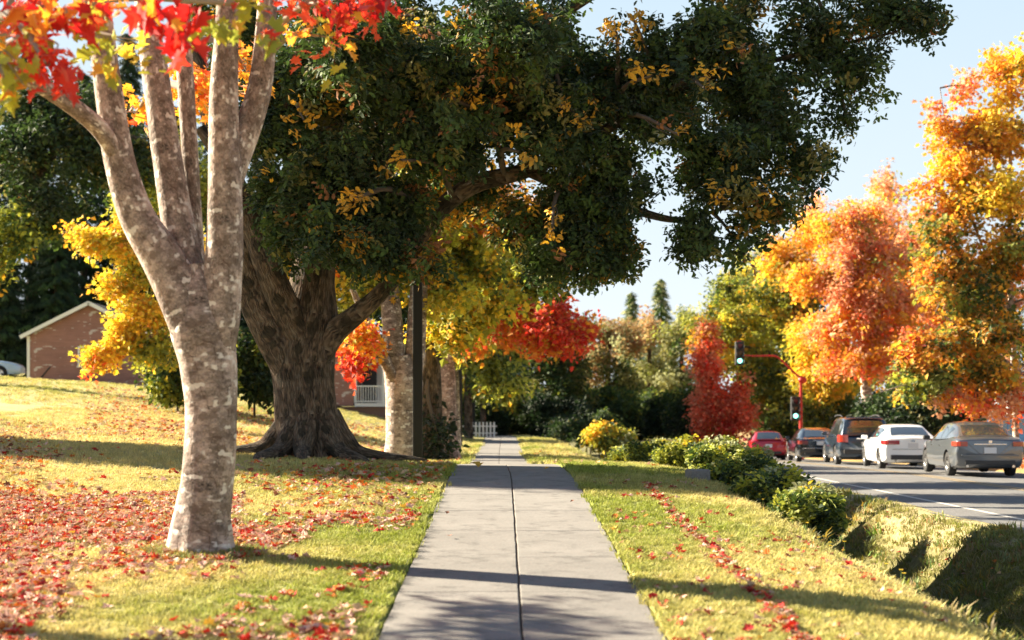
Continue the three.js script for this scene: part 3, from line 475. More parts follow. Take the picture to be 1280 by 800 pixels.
// --- trees and shrubs left of the path
tree({ name: 'garden_oak', label: 'leafy green tree with dark boughs on the rise beside the red shed', seed: 31, u: -30, d: 58, sprig: 'broad', leaf: M.leaf, jitter: 0.5, seg: 14, size: 1.5,
  limbs: [[[-30, 'base', 0, 40], [-28, 440, 0, 34], [-20, 300, 0, 26], [0, 200, 0, 18], [40, 120, 0, 12]], [[-24, 340, 0, 16], [20, 260, 0.5, 13], [70, 190, 1, 9], [120, 150, 1, 6]], [[-10, 220, 0, 14], [40, 185, 1, 12], [90, 165, 1.2, 8], [140, 130, 1.2, 5]]],
  blobs: [[30, 200, 60, 70, 1, 2, 420, 'deepMix'], [90, 170, 55, 60, 1, 2, 340, 'deepMix'], [20, 290, 60, 45, 1.2, 1.6, 260, 'greenGold'], [75, 260, 45, 45, 1, 1.6, 220, 'deepMix'], [150, 190, 60, 60, 0, 2, 300, 'deepMix'], [50, 140, 90, 40, 0, 2, 300, 'deepMix'], [200, 220, 60, 50, -1, 1.6, 220, 'greenGold'], [-20, 340, 40, 50, 1, 1.5, 140, 'greenGold'], [265, 250, 50, 50, -2, 1.4, 180, 'greenGold']] });
tree({ name: 'yellow_maple', label: 'small maple with golden yellow leaves drooping in front of the red shed', seed: 32, u: 235, d: 42, bark: M.paleBark, sprig: 'maple2', leaf: M.leafThin, jitter: 0.35, size: 1.1, seg: 10,
  limbs: [[[238, 'base', 0, 14], [236, 440, 0, 12], [225, 360, 0, 9], [205, 280, 0, 5]], [[234, 440, 0, 7], [205, 420, 0.3, 6], [165, 425, 0.5, 4], [130, 440, 0.6, 3]], [[228, 380, 0, 7], [190, 330, 0.3, 5], [140, 295, 0.4, 3]]],
  blobs: [[120, 300, 36, 20, 0.4, 0.7, 120, 'yellow'], [155, 315, 34, 36, 0.4, 0.8, 160, 'yellow'], [160, 275, 28, 22, 0.3, 0.7, 80, 'yellow'], [150, 355, 26, 20, 0.4, 0.7, 80, 'yellow'], [185, 335, 26, 40, 0, 0.8, 110, 'yellowGreen'], [185, 395, 34, 24, 0.4, 0.8, 150, 'yellow'], [155, 415, 32, 22, 0.5, 0.7, 140, 'yellow'], [130, 440, 24, 16, 0.6, 0.5, 80, 'yellow'], [118, 455, 12, 10, 0.6, 0.3, 20, 'orangeMix'], [195, 430, 30, 26, 0.3, 0.7, 130, 'yellowGreen'], [240, 330, 50, 60, -0.5, 1, 180, 'yellow']] });
function shrub(o) { return tree({ seg: 7, crownName: 'foliage', sprig: 'mid', jitter: 0.28, twigEvery: 3, category: 'shrub', ...o, limbs: [[[o.u, 'base', 0, 0.10 * FOCAL / o.d], [o.u, o.blobs[0][1], 0, 0.05 * FOCAL / o.d]]] }); }
shrub({ name: 'garden_shrub', label: 'rounded bright green shrub behind the pale maple trunk', seed: 41, u: 222, d: 50, blobs: [[225, 455, 48, 42, 0, 1.2, 500, 'bush'], [210, 482, 38, 28, 0.3, 1, 300, 'bush'], [240, 420, 40, 34, 0, 1, 260, 'pale'], [262, 470, 32, 40, 0, 1, 240, 'bush']] });
shrub({ name: 'garden_shrub', label: 'dark green shrub between the pale maple and the great oak', seed: 42, u: 318, d: 52, blobs: [[318, 475, 28, 40, 0, 1, 380, 'deepMix'], [300, 450, 26, 36, 0, 1, 240, 'deepMix'], [330, 440, 26, 30, 0, 1, 200, 'bush'], [345, 480, 22, 36, 0, 1, 200, 'deepMix']] });

// --- far woods, left
function conifer(o) {
  const { u, d, top, w, seed } = o, rng = RNG(seed * 31), x = (u - 640) * d / FOCAL, y0 = ground(x, -d) - 0.05, H = at(u, top, d).y - y0, rw = w * d / FOCAL;
  const t = thing(o.name ?? 'conifer_tree', o.label, 'tree', [x, y0, -d], 0, o.group);
  part('trunk', tube([V3(0, -0.1, 0), V3(0, H * 0.5, 0), V3(0, H, 0)], [H * 0.016, H * 0.01, 0.02], 8, { amp: 0.05 }), M.oakBark, t);
  const list = [], n = o.n ?? 900, pick = picker(o.pal ?? 'dark'), e = new THREE.Euler();
  for (let i = 0; i < n; i++) {
    const h = Math.pow(rng(), 1.25), y = H * (0.06 + 0.94 * h), a = rng() * 6.283, whorl = 0.75 + 0.25 * Math.sin(y * 5.1 + a * 2), r = rw * (1 - h * 0.95) * whorl * (0.35 + 0.65 * Math.sqrt(rng())), c = pick(rng), k = 0.8 + rng() * 0.4;
    list.push({ p: V3(Math.cos(a) * r, y - r * 0.25, Math.sin(a) * r), q: new THREE.Quaternion().setFromEuler(e.set(0.35 + rng() * 0.3, Math.PI / 2 - a + (rng() - 0.5) * 0.8, 0, 'YXZ')), s: (0.55 + rng() * 0.5) * clamp(rw / 2.4, 0.6, 1.5) * (1.1 - h * 0.5), c: [c[0] * k, c[1] * k, c[2] * k] });
  }
  instanced('crown', SPRIG.needle, M.needle, list, t); return t;
}
const backGroup = 'dark firs behind the red shed';
for (const [u, d, top, w, seed] of [[-30, 98, 60, 90, 1], [40, 104, 10, 80, 2], [105, 100, 90, 75, 3], [160, 106, 40, 80, 4], [215, 100, 130, 70, 5], [270, 108, 60, 80, 6], [330, 102, 150, 70, 7], [70, 94, 250, 60, 8], [0, 93, 270, 55, 9]])
  conifer({ u, d, top, w, seed: seed + 50, n: 1500, label: 'tall dark fir in the dense stand behind the red shed', group: backGroup });
tree({ name: 'woodland_tree', label: 'broad dusky green tree behind the porch house', seed: 51, u: 400, d: 96, sprig: 'far', jitter: 0.6, limbs: [[[400, 'base', 0, 10], [400, 420, 0, 8], [402, 330, 0, 5]]], blobs: [[400, 400, 80, 70, 0, 3, 420, 'greenGold'], [470, 360, 80, 70, 0, 3, 420, 'green'], [350, 330, 80, 80, 0, 3, 420, 'yellowGreen'], [450, 280, 90, 70, 0, 3, 360, 'greenGold'], [540, 420, 60, 80, 0, 3, 360, 'green'], [530, 330, 70, 70, 0, 3, 300, 'greenGold']] });

// --- woods where the path ends
const endGroup = 'dark trees where the path ends';
for (const [u, d, seed, blobs] of [
  [640, 108, 61, [[640, 490, 50, 48, 0, 3, 520, 'dusk'], [610, 440, 46, 44, 0, 3, 380, 'green'], [660, 430, 50, 40, 0, 3, 380, 'dusk'], [640, 380, 50, 40, 0, 3, 300, 'green']]],
  [700, 104, 62, [[700, 500, 46, 44, 0, 3, 480, 'dusk'], [690, 460, 50, 40, 0, 3, 360, 'dusk'], [720, 430, 40, 40, 0, 3, 300, 'dusk'], [690, 520, 50, 26, 2, 2, 220, 'dark']]],
  [590, 112, 63, [[590, 500, 40, 44, 0, 3, 380, 'yellowGreen'], [570, 440, 46, 50, 0, 3, 380, 'greenGold'], [560, 380, 50, 50, 0, 3, 300, 'green']]],
]) tree({ name: 'path_end_tree', label: 'dense dark green tree closing off the far end of the path', group: endGroup, seed, u, d, sprig: 'far', jitter: 0.6, limbs: [[[u, 'base', 0, 8], [u, 500, 0, 7], [u, 420, 0, 4]]], blobs });
const oliveGroup = 'olive and brown trees across the road bend';
for (const [u, d, seed, label, blobs] of [
  [760, 120, 71, 'brownish olive tree left of the tall grey-green one beyond the hedge', [[765, 430, 44, 40, 0, 3.5, 360, 'brown'], [770, 490, 46, 50, 0, 3.5, 345, 'dusk'], [740, 470, 36, 50, 0, 3, 225, 'brown']]],
  [812, 128, 72, 'tall russet-topped tree beyond the hedge at the bend', [[800, 425, 40, 40, 0, 3.5, 315, 'brown'], [815, 480, 44, 46, 0, 3.5, 315, 'sage'], [800, 530, 50, 30, 1, 3, 225, 'dusk']]],
  [852, 116, 73, 'pale grey-green tree standing next to the red columnar tree', [[850, 420, 36, 44, 0, 3, 330, 'sage'], [850, 490, 40, 44, 0, 3, 315, 'sage'], [845, 535, 40, 30, 0.5, 2.5, 225, 'dusk']]],
]) tree({ name: 'olive_tree', label, group: oliveGroup, seed, u, d, sprig: 'far', jitter: 0.7, leaf: M.leafThin, limbs: [[[u, 'base', 0, 9], [u, 500, 0, 8], [u, 420, 0, 4]]], blobs });
conifer({ u: 826, d: 170, top: 348, w: 44, seed: 81, n: 1500, label: 'distant pointed fir showing above the olive trees', pal: 'hazeFir' });
conifer({ u: 790, d: 176, top: 364, w: 38, seed: 82, n: 1200, label: 'smaller distant fir tip beside the pointed fir', pal: 'hazeFir' });
shrub({ name: 'verge_shrub', label: 'yellow-leaved shrub on the verge beside the far path', seed: 83, u: 765, d: 68, sprig: 'mid', blobs: [[765, 548, 26, 22, 0, 1, 260, 'yellowGreen'], [748, 545, 18, 14, 0.2, 0.8, 110, 'yellow'], [785, 555, 18, 16, 0, 0.8, 110, 'pale']] });

shrub({ name: 'verge_shrub', label: 'dark green shrub behind the yellow-leaved verge shrub', seed: 84, u: 738, d: 74, blobs: [[738, 540, 28, 18, 0, 1.2, 300, 'deepMix'], [760, 532, 24, 20, -0.5, 1, 200, 'green']] });
shrub({ name: 'verge_shrub', label: 'dark green shrub nearest the far end of the path', seed: 85, u: 700, d: 84, blobs: [[705, 538, 26, 16, 0, 1.2, 260, 'deepMix'], [722, 528, 22, 20, -0.5, 1.2, 200, 'dark']] });
// --- trees across the road
tree({ name: 'red_column_tree', label: 'narrow upright scarlet tree left of the hanging traffic light', seed: 91, u: 892, d: 88, bark: M.oakBark, sprig: 'mid', leaf: M.leafThin, size: 1.3, jitter: 0.5, tilt: 1.2,
  limbs: [[[892, 'base', 0, 6], [890, 500, 0, 5], [886, 430, 0, 3]]], blobs: [[886, 515, 24, 50, 0, 0.9, 340, 'column'], [880, 455, 18, 44, 0, 0.8, 210, 'column'], [915, 520, 26, 42, 0.5, 0.9, 330, 'column'], [880, 410, 16, 20, 0, 1, 70, 'salmonLow'], [905, 560, 34, 16, 0.5, 1, 150, 'orangeMix'], [925, 490, 12, 18, 0, 0.8, 50, 'column']] });
tree({ name: 'linden_tree', label: 'broad yellow-green tree behind the traffic lights', seed: 92, u: 950, d: 98, sprig: 'far', leaf: M.leafThin, jitter: 0.6, size: 0.9,
  limbs: [[[950, 'base', 0, 9], [950, 500, 0, 8], [948, 420, 0, 5]]], blobs: [[930, 410, 44, 40, 0, 2.5, 360, 'yellowGreen'], [955, 470, 44, 44, 0, 2.5, 420, 'greenGold'], [960, 530, 40, 34, 0, 2.5, 320, 'green'], [905, 440, 34, 40, 0, 2, 260, 'yellowGreen'], [985, 400, 36, 40, 0, 2.5, 280, 'yellowGreen'], [920, 365, 34, 22, 0, 2, 150, 'greenGold'], [960, 345, 30, 24, 0, 2, 110, 'amberGreen']] });
tree({ name: 'golden_maple', label: 'golden yellow maple behind the black sedan', seed: 93, u: 1030, d: 84, bark: M.oakBark, sprig: 'mid', leaf: M.leafThin, jitter: 0.5, size: 1.35,
  limbs: [[[1030, 'base', 0, 8], [1030, 520, 0, 7], [1028, 440, 0, 4]]], blobs: [[1010, 430, 32, 34, 0, 1.6, 260, 'yellow'], [1030, 480, 44, 22, 0.3, 1.6, 260, 'yellow'], [1040, 440, 40, 36, 0, 1.8, 240, 'amberBig'], [1010, 520, 30, 24, 0, 1.5, 140, 'greenGold'], [1060, 520, 36, 26, 0, 1.5, 160, 'green']] });
tree({ name: 'salmon_maple', label: 'tall salmon-orange maple with pale trunk rising behind the blue-grey suv', seed: 94, u: 1086, d: 70, bark: M.paleBark, sprig: 'mid', leaf: M.leafThin, jitter: 0.45, size: 1.2, seg: 10, twigEvery: 1,
  limbs: [[[1088, 'base', 0, 17], [1086, 520, 0, 15], [1082, 480, 0, 13], [1078, 400, 0, 9], [1072, 300, 0, 5]]],
  blobs: [[1050, 330, 51, 51, 0, 2, 273, 'salmon'], [1100, 320, 51, 51, 0.4, 2, 244, 'salmon'], [1075, 390, 73, 44, 0.5, 2.2, 345, 'salmonLow'], [1040, 410, 44, 38, 0, 1.8, 172, 'salmon'], [1110, 430, 56, 38, 0.8, 1.8, 230, 'salmonLow'], [1070, 455, 67, 24, 0.8, 1.8, 172, 'salmonLow'], [1050, 280, 38, 26, 0, 1.6, 93, 'salmon'], [1010, 350, 26, 33, 0, 1.4, 72, 'amberBig'], [1095, 270, 33, 22, 0, 1.4, 50, 'salmon'], [1140, 380, 44, 56, 0, 1.8, 172, 'salmon'], [1030, 300, 22, 44, 0, 1.2, 28, 'amberBig']] });
tree({ name: 'amber_maple', label: 'large amber maple with slim pale trunk at the right-hand verge beside grey sedan', seed: 95, u: 1271, d: 46, bark: M.paleBark, sprig: 'maple2', leaf: M.leafThin, jitter: 0.38, size: 1.15, seg: 12, twigEvery: 1,
  limbs: [[[1271, 'base', 0, 9], [1270, 540, 0, 8], [1268, 470, 0, 8], [1264, 380, 0, 7], [1262, 260, 0, 5], [1265, 130, 0, 3]], [[1268, 460, 0, 4], [1220, 420, 0.5, 3.4], [1170, 390, 0.8, 2.4]], [[1266, 400, 0, 4], [1225, 300, 0, 3], [1190, 200, 0, 2], [1175, 110, 0, 1]], [[1268, 470, 0.2, 3.4], [1180, 470, 0.8, 2.4], [1100, 490, 1.2, 1.6]]],
  blobs: [[1215, 190, 55, 44, 0, 1.4, 165, 'amberBig'], [1180, 220, 48, 28, 0, 1.2, 99, 'amberBig'], [1250, 160, 48, 55, 0, 1.4, 158, 'amberBig'], [1240, 250, 66, 44, 0.4, 1.4, 217, 'yellow'], [1185, 290, 48, 33, 0.4, 1.2, 125, 'amberGreen'], [1260, 320, 66, 48, 0.4, 1.4, 217, 'amberGreen'], [1190, 350, 55, 39, 0.6, 1.3, 158, 'amberGreen'], [1245, 400, 55, 48, 0.6, 1.4, 184, 'amberGreen'], [1185, 420, 50, 37, 0.8, 1.2, 145, 'amberGreen'], [1160, 470, 48, 26, 1, 1.2, 112, 'greenGold'], [1225, 470, 48, 30, 0.8, 1.3, 132, 'amberGreen'], [1130, 440, 33, 22, 1, 1, 46, 'orangeMix'], [1225, 512, 37, 15, 1, 0.8, 59, 'salmonLow'], [1180, 500, 26, 13, 1, 0.8, 26, 'salmonLow'], [1275, 500, 22, 22, 0.8, 0.8, 33, 'salmonLow'], [1265, 80, 48, 39, 0, 1.2, 79, 'amberBig'], [1175, 150, 37, 26, 0, 1, 33, 'russetTop'], [1215, 110, 37, 33, 0, 1, 39, 'russetTop'], [1150, 260, 28, 15, 0, 0.8, 19, 'russetTop'],
    [1340, 200, 66, 88, 0, 1.8, 198, 'amberBig'], [1340, 360, 66, 77, 0, 1.8, 171, 'amberGreen']].map((b) => { if (b[7] === 'russetTop') b[7] = 'salmon'; else { b[6] = Math.round(b[6] * 1.5); b[2] *= 1.12; b[3] *= 1.15; } return b; }) });
tree({ name: 'roadside_tree', label: 'dark green understorey tree behind the white sedan', seed: 96, u: 1150, d: 88, sprig: 'far', jitter: 0.5, size: 0.8, limbs: [[[1150, 'base', 0, 8], [1150, 500, 0, 7], [1150, 460, 0, 4]]], blobs: [[1120, 510, 40, 28, 0, 2, 240, 'deepMix'], [1170, 505, 44, 30, 0, 2, 260, 'deepMix'], [1080, 525, 36, 22, 0, 2, 160, 'dark'], [1150, 440, 60, 44, 0, 2.4, 320, 'green'], [1230, 430, 60, 50, 0, 2.4, 260, 'greenGold']] });
tree({ name: 'roadside_tree', label: 'mid green tree closing the view behind the golden maple', seed: 97, u: 1050, d: 112, sprig: 'far', jitter: 0.6, limbs: [[[1050, 'base', 0, 8], [1050, 480, 0, 7], [1050, 400, 0, 4]]], blobs: [[1050, 500, 70, 50, 0, 3, 420, 'green'], [1000, 450, 50, 60, 0, 3, 360, 'greenGold'], [1100, 420, 70, 60, 0, 3, 380, 'greenGold'], [1050, 350, 50, 44, 0, 3, 220, 'amberGreen'], [1180, 480, 60, 50, 0, 3, 300, 'green'], [1250, 460, 60, 60, 0, 3, 300, 'deepMix'], [1310, 440, 60, 80, 0, 3, 300, 'deepMix']] });
for (const [u, d, label] of [[1105, 66, 'dark leafy shrub behind the gap between suv and white sedan'], [1150, 63, 'dark leafy shrub behind the roof of the white sedan'], [1195, 64, 'dark leafy shrub behind the roof of the grey sedan']]) shrub({ name: 'roadside_shrub', label, seed: u, u, d, sprig: 'mid', size: 1.2, jitter: 0.4, blobs: [[u, 520, 30, 26, 0, 1.2, 300, 'deepMix'], [u + 8, 498, 24, 18, -0.4, 1, 140, 'green'], [u - 10, 535, 26, 16, 0.3, 1, 140, 'dark']] });
tree({ name: 'peach_maple', label: 'pale peach maple half bare, showing between the salmon and amber crowns', seed: 103, u: 1120, d: 98, bark: M.paleBark, sprig: 'mid', leaf: M.leafThin, jitter: 0.6, size: 1.5, seg: 8, twigEvery: 1, limbs: [[[1120, 'base', 0, 8], [1120, 450, 0, 7], [1115, 320, 0, 4], [1110, 220, 0, 2]]],
  blobs: [[1110, 290, 50, 44, 0, 2.4, 200, 'peach'], [1150, 330, 40, 50, 0, 2.2, 200, 'peach'], [1070, 280, 40, 34, 0, 2.2, 140, 'peach'], [1120, 380, 60, 50, 0, 2.4, 260, 'peach'], [1110, 235, 30, 24, 0, 1.6, 50, 'peach'], [1165, 280, 26, 26, 0, 1.4, 50, 'amberBig'], [1060, 340, 50, 40, 0, 2.2, 180, 'amberBig']] });
tree({ name: 'tall_lime_tree', label: 'tall thin-topped lime and amber tree behind the traffic light arm', seed: 104, u: 985, d: 106, bark: M.oakBark, sprig: 'far', leaf: M.leafThin, jitter: 0.7, size: 0.9, seg: 8, twigEvery: 1, limbs: [[[985, 'base', 0, 8], [985, 450, 0, 7], [990, 330, 0, 4], [1000, 240, 0, 2]]],
  blobs: [[1010, 300, 34, 34, 0, 2, 120, 'amberBig'], [1025, 260, 20, 26, 0, 1.4, 40, 'peach'], [960, 330, 44, 30, 0, 2.2, 150, 'yellowGreen'], [920, 350, 40, 26, 0, 2.2, 140, 'yellowGreen'], [990, 360, 50, 34, 0, 2.4, 190, 'yellowGreen'], [900, 390, 36, 30, 0, 2, 130, 'yellowGreen'], [940, 400, 50, 34, 0, 2.4, 190, 'yellowGreen'], [1045, 300, 24, 30, 0, 1.6, 60, 'peach'], [870, 400, 26, 26, 0, 1.6, 70, 'yellowGreen']] });
tree({ name: 'copper_maple', label: 'copper and olive maple filling the gap between the salmon and amber maples', seed: 99, u: 1155, d: 78, bark: M.paleBark, sprig: 'mid', leaf: M.leafThin, jitter: 0.5, size: 1.35, seg: 10, limbs: [[[1152, 'base', 0, 9], [1150, 520, 0, 8], [1150, 420, 0, 6], [1146, 320, 0, 3]]],
  blobs: [[1150, 300, 44, 36, 0, 2, 240, 'salmon'], [1140, 350, 44, 40, 0, 2, 280, 'amberGreen'], [1165, 410, 50, 40, 0, 2, 300, 'salmonLow'], [1210, 380, 50, 60, 0, 2, 300, 'amberGreen'], [1230, 450, 60, 40, 0, 2, 260, 'salmonLow'], [1150, 460, 50, 26, 0, 2, 180, 'greenGold'], [1110, 470, 40, 24, 0, 2, 140, 'amberGreen'], [1270, 380, 40, 60, 0, 2, 200, 'salmon']] });
tree({ name: 'lime_maple', label: 'lime and orange maple between the columnar red tree and the salmon maple', seed: 100, u: 990, d: 92, sprig: 'mid', leaf: M.leafThin, jitter: 0.55, size: 1.5, seg: 10, limbs: [[[990, 'base', 0, 8], [990, 500, 0, 7], [988, 400, 0, 4], [985, 300, 0, 2]]],
  blobs: [[985, 330, 40, 40, 0, 2, 220, 'amberBig'], [965, 380, 40, 40, 0, 2, 240, 'yellowGreen'], [1010, 390, 44, 50, 0, 2, 300, 'amberGreen'], [940, 440, 40, 36, 0, 2, 220, 'yellowGreen'], [1000, 460, 50, 40, 0, 2, 260, 'greenGold'], [1015, 290, 26, 24, 0, 1.6, 60, 'amberBig'], [950, 500, 50, 40, 0, 2, 240, 'greenGold'], [990, 540, 60, 26, 0, 2, 180, 'green'], [900, 400, 30, 30, 0, 1.8, 130, 'yellowGreen'], [870, 440, 16, 30, 0, 1.4, 40, 'orangeMix']] });
for (let i = 0; i < 13; i++) { const u = 560 + i * 27, d = 101 + (i * 7 % 11), v = 528 - (i * 5 % 4) * 4; shrub({ name: 'thicket_shrub', label: 'dark bushy shrub in the thicket closing the view behind the path', group: 'thicket shrubs behind the path', seed: 200 + i, u, d, sprig: 'far', jitter: 0.5, blobs: [[u, v, 24, 24, 0, 1.6, 230, i % 3 ? 'deepMix' : 'green'], [u + 8, v - 18, 20, 20, -0.5, 1.4, 120, 'green'], [u - 6, v + 14, 24, 14, 0.6, 1.2, 120, 'dark']] }); }
// a tree on the lawn off to the left whose shadow crosses the lawn and the path
tree({ name: 'lawn_maple', label: 'red maple up on the lawn whose long shadow crosses grass and path', seed: 98, u: -605, d: 30, bark: M.paleBark, sprig: 'mid', leaf: M.leafThin, jitter: 0.45, size: 1.2, limbs: [[[-622, 'base', 0, 26], [-622, 400, 0, 20], [-617, 250, 0, 15], [-612, 60, 0, 10], [-602, -200, 0, 4]]], blobs: [[-622, 260, 90, 80, 0, 1.7, 630, 'redMix'], [-582, 180, 110, 80, 0, 1.8, 720, 'redMix'], [-662, 120, 110, 80, 0, 1.8, 720, 'redMix'], [-612, 40, 110, 70, 0, 2.0, 630, 'redMix'], [-592, -40, 125, 70, 0, 2.3, 720, 'redMix'], [-602, -130, 125, 70, 0, 2.3, 690, 'redMix'], [-597, -210, 110, 60, 0, 2.0, 570, 'redMix'], [-592, -280, 90, 50, 0, 1.7, 360, 'redMix']] });
tree({ name: 'edge_maple', label: 'maple out on the near lawn whose low bough dapples the path with twig shadow', seed: 101, u: -751, d: 11.5, bark: M.paleBark, sprig: 'maple', leaf: M.leafThin, jitter: 0.3, twigEvery: 1, seg: 12, limbs: [[[-751, 'base', 0, 60], [-751, 400, 0, 50], [-740, 100, 0, 40], [-730, -200, 0, 24]], [[-745, 200, 0, 18], [-600, 165, -0.5, 13], [-450, 150, -1, 9], [-330, 140, -1.5, 5]]],
  blobs: [[-432, 146, 120, 24, -1.1, 0.8, 34, 'redMix'], [-370, 165, 100, 22, -1.5, 0.8, 26, 'redMix'], [-500, 130, 110, 22, -0.7, 0.8, 26, 'redMix'], [-730, -220, 200, 120, 0, 1.2, 120, 'redMix']] });
console.log('trees done');

// ------------------------------------------------------------------ shrubs on the bank
const bankGroup = 'leafy shrubs spilling over the ditch bank';
[[1010, 17.2, 645, 40, 30, 'near end of the leafy bank hedge, lowest of its shrubs'], [968, 19, 622, 46, 36, 'leafy bank shrub next to the low end of the hedge'], [935, 21.5, 600, 46, 34, 'dense bank shrub hanging over the ditch edge'], [898, 24, 584, 46, 28, 'bright green bank shrub behind the grey concrete block'], [858, 27, 576, 44, 22, 'bright green bank shrub further along the hedge'], [820, 30.5, 573, 40, 18, 'lime-tipped shrub near the far end of the bank hedge'], [788, 34, 573, 26, 12, 'smallest lime shrub at the far tip of the bank hedge']].forEach(([u, d, v, ru, rv, label], i) => {
  const k = FOCAL / d;
  shrub({ name: 'bank_shrub', label, group: bankGroup, seed: 120 + i, u, d, sprig: 'ivy', jitter: 0.14, tilt: 1.5, leaf: M.leaf, blobs: [[u, v + rv * 0.2, ru, rv, 0, 0.7, 620, 'bush'], [u - ru * 0.5, v - rv * 0.15, ru * 0.6, rv * 0.7, 0.4, 0.5, 240, 'bush'], [u + ru * 0.5, v + rv * 0.3, ru * 0.6, rv * 0.8, 0.2, 0.5, 260, i < 2 ? 'deepMix' : 'bush'], [u, v - rv * 0.6, ru * 0.8, rv * 0.5, -0.3, 0.5, 280, 'pale'], [u + ru * 0.3, v - rv * 0.3, ru * 0.7, rv * 0.6, 0, 0.5, 240, 'bush']] });
});
{
  const p = at(872, 600, 20.6), g = thing('concrete_block', 'small grey concrete block half hidden under the bank shrubs', 'concrete block', [p.x, ground(p.x, p.z) - 0.06, p.z], 0.3);
  part('block', new RoundedBoxGeometry(0.30, 0.2, 0.26, 3, 0.03).translate(0, 0.12, 0), M.concrete, g);
}

// ------------------------------------------------------------------ grass, litter, flowers
{
  const rng = RNG(77), pos = [], col = [], e = new THREE.Euler(), q = new THREE.Quaternion(), m = new THREE.Matrix4();
  for (let i = 0; i < 16; i++) {
    const a = rng() * 6.283, r = Math.sqrt(rng()) * 0.06, h = 0.022 + rng() * 0.03, lean = 0.2 + rng() * 0.9, w = 0.0022 + rng() * 0.0016, x = Math.cos(a) * r, z = Math.sin(a) * r, b = rng() * 6.283, k = 0.75 + rng() * 0.5;
    const dx = Math.cos(b), dz = Math.sin(b), px = -dz * w, pz = dx * w, mid = [x + dx * h * lean * 0.3, h * 0.62, z + dz * h * lean * 0.3], tip = [x + dx * h * lean, h, z + dz * h * lean];
    const tri = (...v) => { for (const p of v) { pos.push(...p); col.push(k, k, k * 0.95); } };
    tri([x - px, 0, z - pz], [x + px, 0, z + pz], [mid[0] + px, mid[1], mid[2] + pz]); tri([x - px, 0, z - pz], [mid[0] + px, mid[1], mid[2] + pz], [mid[0] - px, mid[1], mid[2] - pz]); tri([mid[0] - px, mid[1], mid[2] - pz], [mid[0] + px, mid[1], mid[2] + pz], tip);
  }
  const tuft = new THREE.BufferGeometry(); tuft.setAttribute('position', new THREE.Float32BufferAttribute(pos, 3)); tuft.setAttribute('color', new THREE.Float32BufferAttribute(col, 3)); tuft.computeVertexNormals();
  const list = [];
  const sow = (x0, x1, d0, d1, dens, scale) => {
    const n = Math.round((x1 - x0) * (d1 - d0) * dens);
    for (let i = 0; i < n; i++) {
      const d = mix(d0, d1, rng()), x = mix(x0, x1, rng()), off = x - C(d); if (Math.abs(off) < 0.9 + 0.01) continue;
      const xs = x - RS(d); if (xs > ROAD0 - 0.15 && xs < ROAD1 + 0.1) continue;
      if (Math.abs(x) > d * 0.37 + 0.8) continue;
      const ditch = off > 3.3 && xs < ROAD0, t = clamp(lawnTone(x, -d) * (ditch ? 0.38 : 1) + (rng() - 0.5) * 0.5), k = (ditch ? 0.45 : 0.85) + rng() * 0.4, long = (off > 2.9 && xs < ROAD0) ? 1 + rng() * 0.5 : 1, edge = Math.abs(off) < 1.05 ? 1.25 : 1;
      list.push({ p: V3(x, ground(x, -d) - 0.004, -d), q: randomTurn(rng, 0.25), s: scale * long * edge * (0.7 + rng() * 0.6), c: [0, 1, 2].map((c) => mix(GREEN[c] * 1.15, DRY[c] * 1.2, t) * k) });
    }
  };
  sow(-5.4, -0.9, 7.8, 14, 330, 1); sow(0.9, 4.9, 7.8, 14, 330, 1); sow(-7.4, -0.9, 14, 20, 170, 1.15); sow(0.9, 7.2, 14, 20, 170, 1.15); sow(-9, -0.9, 20, 27, 80, 1.4); sow(0.9, 7.3, 20, 27, 90, 1.4); sow(-14, -0.9, 27, 45, 26, 1.9); sow(0.5, 8, 27, 45, 30, 1.9); sow(-27, -1, 45, 75, 7, 2.6); sow(0.4, 8, 45, 80, 9, 2.6);
  for (let i = 0; i < 420; i++) { const a = rng() * 6.283, r = 0.27 + rng() * rng() * 0.35, x = -2.72 + Math.cos(a) * r, d = 12.4 - Math.sin(a) * r; list.push({ p: V3(x, ground(x, -d) - 0.004, -d), q: randomTurn(rng, 0.4), s: 1 + rng() * 1.1, c: [0, 1, 2].map((c) => mix(GREEN[c], DRY[c], rng() * 0.7)) }); }
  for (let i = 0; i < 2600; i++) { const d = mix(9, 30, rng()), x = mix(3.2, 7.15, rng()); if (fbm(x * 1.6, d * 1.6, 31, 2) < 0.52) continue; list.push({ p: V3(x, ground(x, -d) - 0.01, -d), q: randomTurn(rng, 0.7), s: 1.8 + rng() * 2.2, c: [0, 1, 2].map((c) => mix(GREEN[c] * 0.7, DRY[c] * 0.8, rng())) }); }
  const grass = instanced('grass', tuft, M.blade, list, scene); console.log('tufts', list.length);
}
